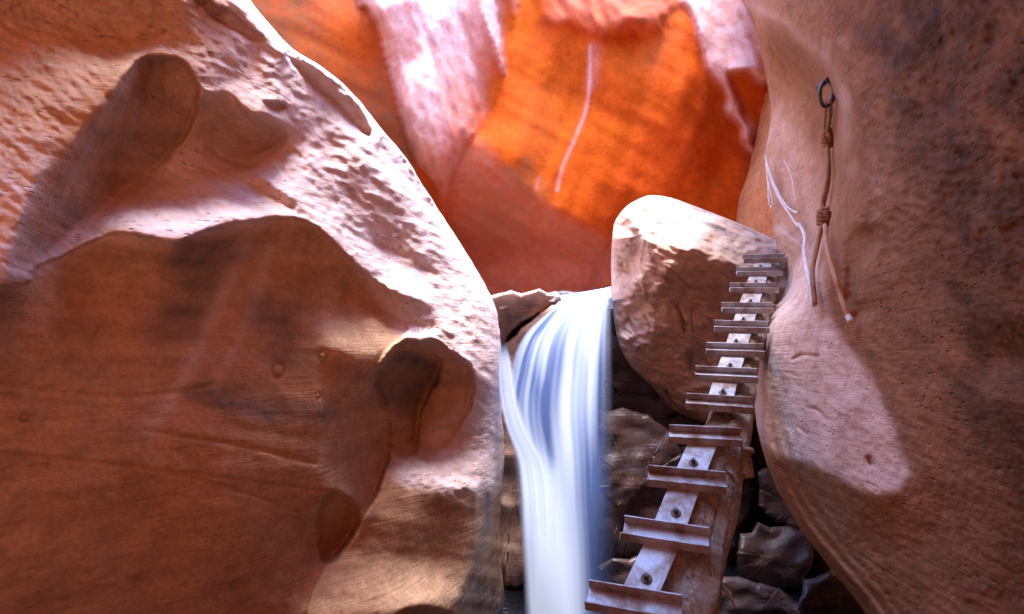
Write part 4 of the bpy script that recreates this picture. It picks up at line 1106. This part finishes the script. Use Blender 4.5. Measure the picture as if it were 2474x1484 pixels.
# ring and bolt
rc = hang([(1996, 228), (1997, 234)], 0.05)[0]
ring = bpy.data.objects.new('carabiner', None); sc.collection.objects.link(ring); ring.location = rc
tag(ring, 'dark metal oval carabiner clipped to a bolt in the right canyon wall', 'carabiner')
dr = np.linalg.norm(rc - CAM)
ux, uy = dirw((1, 0, 0)), dirw((0, 1, 0)); uz = dirw((0, 0, 1))
sc_ = dr / F
ovx, ovy = 19 * sc_, 26 * sc_
tt_ = np.linspace(0, 2 * math.pi, 40, endpoint=False)
tl = math.radians(18)
rp = []
for a in tt_:
    x = ovx * math.cos(a) * (1 + 0.12 * math.sin(a)); y = ovy * math.sin(a)
    x, y = x * math.cos(tl) + y * math.sin(tl), -x * math.sin(tl) + y * math.cos(tl)
    rp.append(ux * x * 0.9 + uz * x * 0.35 + uy * y)
rp = np.array(rp)
V = []; nr_ = 8
T_ = np.roll(rp, -1, 0) - np.roll(rp, 1, 0); T_ /= np.linalg.norm(T_, axis=1)[:, None]
Nn = np.cross(ux, uy)
for i in range(len(rp)):
    B_ = np.cross(T_[i], Nn); 
    for j in range(nr_):
        a = 2 * math.pi * j / nr_
        V.append(rp[i] + 4.0 * sc_ * (math.cos(a) * Nn + math.sin(a) * B_))
n_ = len(rp)
Fc = [(i * nr_ + j, ((i + 1) % n_) * nr_ + j, ((i + 1) % n_) * nr_ + (j + 1) % nr_, i * nr_ + (j + 1) % nr_) for i in range(n_) for j in range(nr_)]
from_py('ring', V, Fc, M['darkmetal'], ring, True)
g0 = rp[5]; g1 = rp[-6]
V, Fc = tube([rp[2] * 1.0, rp[37] * 1.0], 5.5 * sc_, 10); from_py('gate_sleeve', V, Fc, M['darkmetal'], ring, True)
bl = rp[np.argmax(rp @ uy)]
V, Fc = tube([bl + uz * 0.10, bl - uz * 0.015], 5.0 * sc_, 8); from_py('bolt', V, Fc, M['darkmetal'], ring, True)
V, Fc = tube([bl - uz * 0.015, bl - uz * 0.03], 8.0 * sc_, 6); from_py('nut', V, Fc, M['darkmetal'], ring)

rt = bpy.data.objects.new('rope', None); sc.collection.objects.link(rt); ro_ = hang([(1998, 250), (1998, 254)])[0]; rt.location = ro_
tag(rt, 'knotted brown rope hanging from the carabiner on the right canyon wall', 'rope')
R1 = 5.2 * sc_
rope_part('strand', [(1996, 250), (1995, 275), (1993, 300), (1993, 318)], R1, M['rope'], rt, ro_)
rope_part('strand', [(2004, 248), (2004, 275), (2001, 300), (1999, 318)], R1 * .9, M['rope'], rt, ro_)
rope_part('strand', [(1997, 350), (1999, 380), (2000, 420), (1996, 455), (1989, 485), (1986, 512)], R1 * 1.15, M['rope'], rt, ro_)
rope_part('strand', [(1986, 545), (1978, 575), (1970, 610), (1963, 645), (1962, 670), (1965, 705), (1968, 735)], R1 * 0.95, M['rope'], rt, ro_)
tl_ = rope_part('tail', [(1992, 545), (1995, 575), (2000, 610), (2011, 650), (2025, 695), (2037, 735), (2049, 765)], R1 * 0.85, M['tan'], rt, ro_)
rope_part('frayed_tip', [(2048, 764), (2052, 771), (2055, 778)], R1 * 1.0, M['web'], rt, ro_, 0.042)


def knot(cx_, cy_, w, h, turns, name='knot'):
    pts = []
    c0 = hang([(cx_, cy_ - 2), (cx_, cy_ + 2)], 0.05)[0]
    L = turns * 14
    for i in range(L + 1):
        a = 2 * math.pi * i / 14; f = i / L
        bul = 1.0 + 0.25 * math.sin(math.pi * f)
        pts.append(c0 + ux * (w * sc_ * bul * math.cos(a)) + uy * (h * sc_ * (0.5 - f) + 2.5 * sc_ * math.sin(a + 0.6)) + uz * (w * 0.8 * sc_ * math.sin(a)))
    pts += [c0 + ux * (0.6 * w * sc_) + uy * (-h * 0.2 * sc_) - uz * w * sc_, c0 - ux * (0.4 * w * sc_) + uy * (h * 0.3 * sc_) - uz * w * 1.1 * sc_]
    rope_part(name, None, R1 * 1.0, M['rope'], rt, ro_, abs_pts=pts)


knot(1996, 336, 8.5, 40, 5)
knot(1989, 527, 9.5, 34, 4)

def strap(name, lists, r, mat, label, cat, gap=0.03):
    o = bpy.data.objects.new(name, None); sc.collection.objects.link(o); of = hang(lists[0][:2], gap)[0]; o.location = of
    tag(o, label, cat)
    for l in lists: rope_part('strand', l, r, mat, o, of, gap)
    return o


s2 = 5.4 / F
strap('sling', [[(1848, 376), (1855, 410), (1868, 450), (1886, 487), (1905, 515), (1926, 545), (1931, 540)], [(1848, 376), (1860, 415), (1874, 455), (1892, 488), (1908, 506), (1926, 515)],
                [(1850, 392), (1855, 440), (1857, 480), (1861, 500), (1866, 496), (1862, 470), (1857, 440)]], 2.4 * s2, M['web'],
      'white looped sling draped down the edge of the right wall above the ladder', 'sling')
strap('cord', [[(1893, 388), (1902, 405), (1912, 430), (1918, 460), (1920, 480)]], 1.2 * s2, M['web'], 'thin pale cord lying on the wall beside the white sling', 'cord', 0.02)
strap('strap', [[(1929, 540), (1938, 556), (1944, 575), (1942, 605), (1946, 640), (1953, 672), (1960, 705), (1966, 740)]], 3.6 * s2, M['web'], 'pale strap hanging below the slings over the lobe of the right wall', 'strap', 0.03)
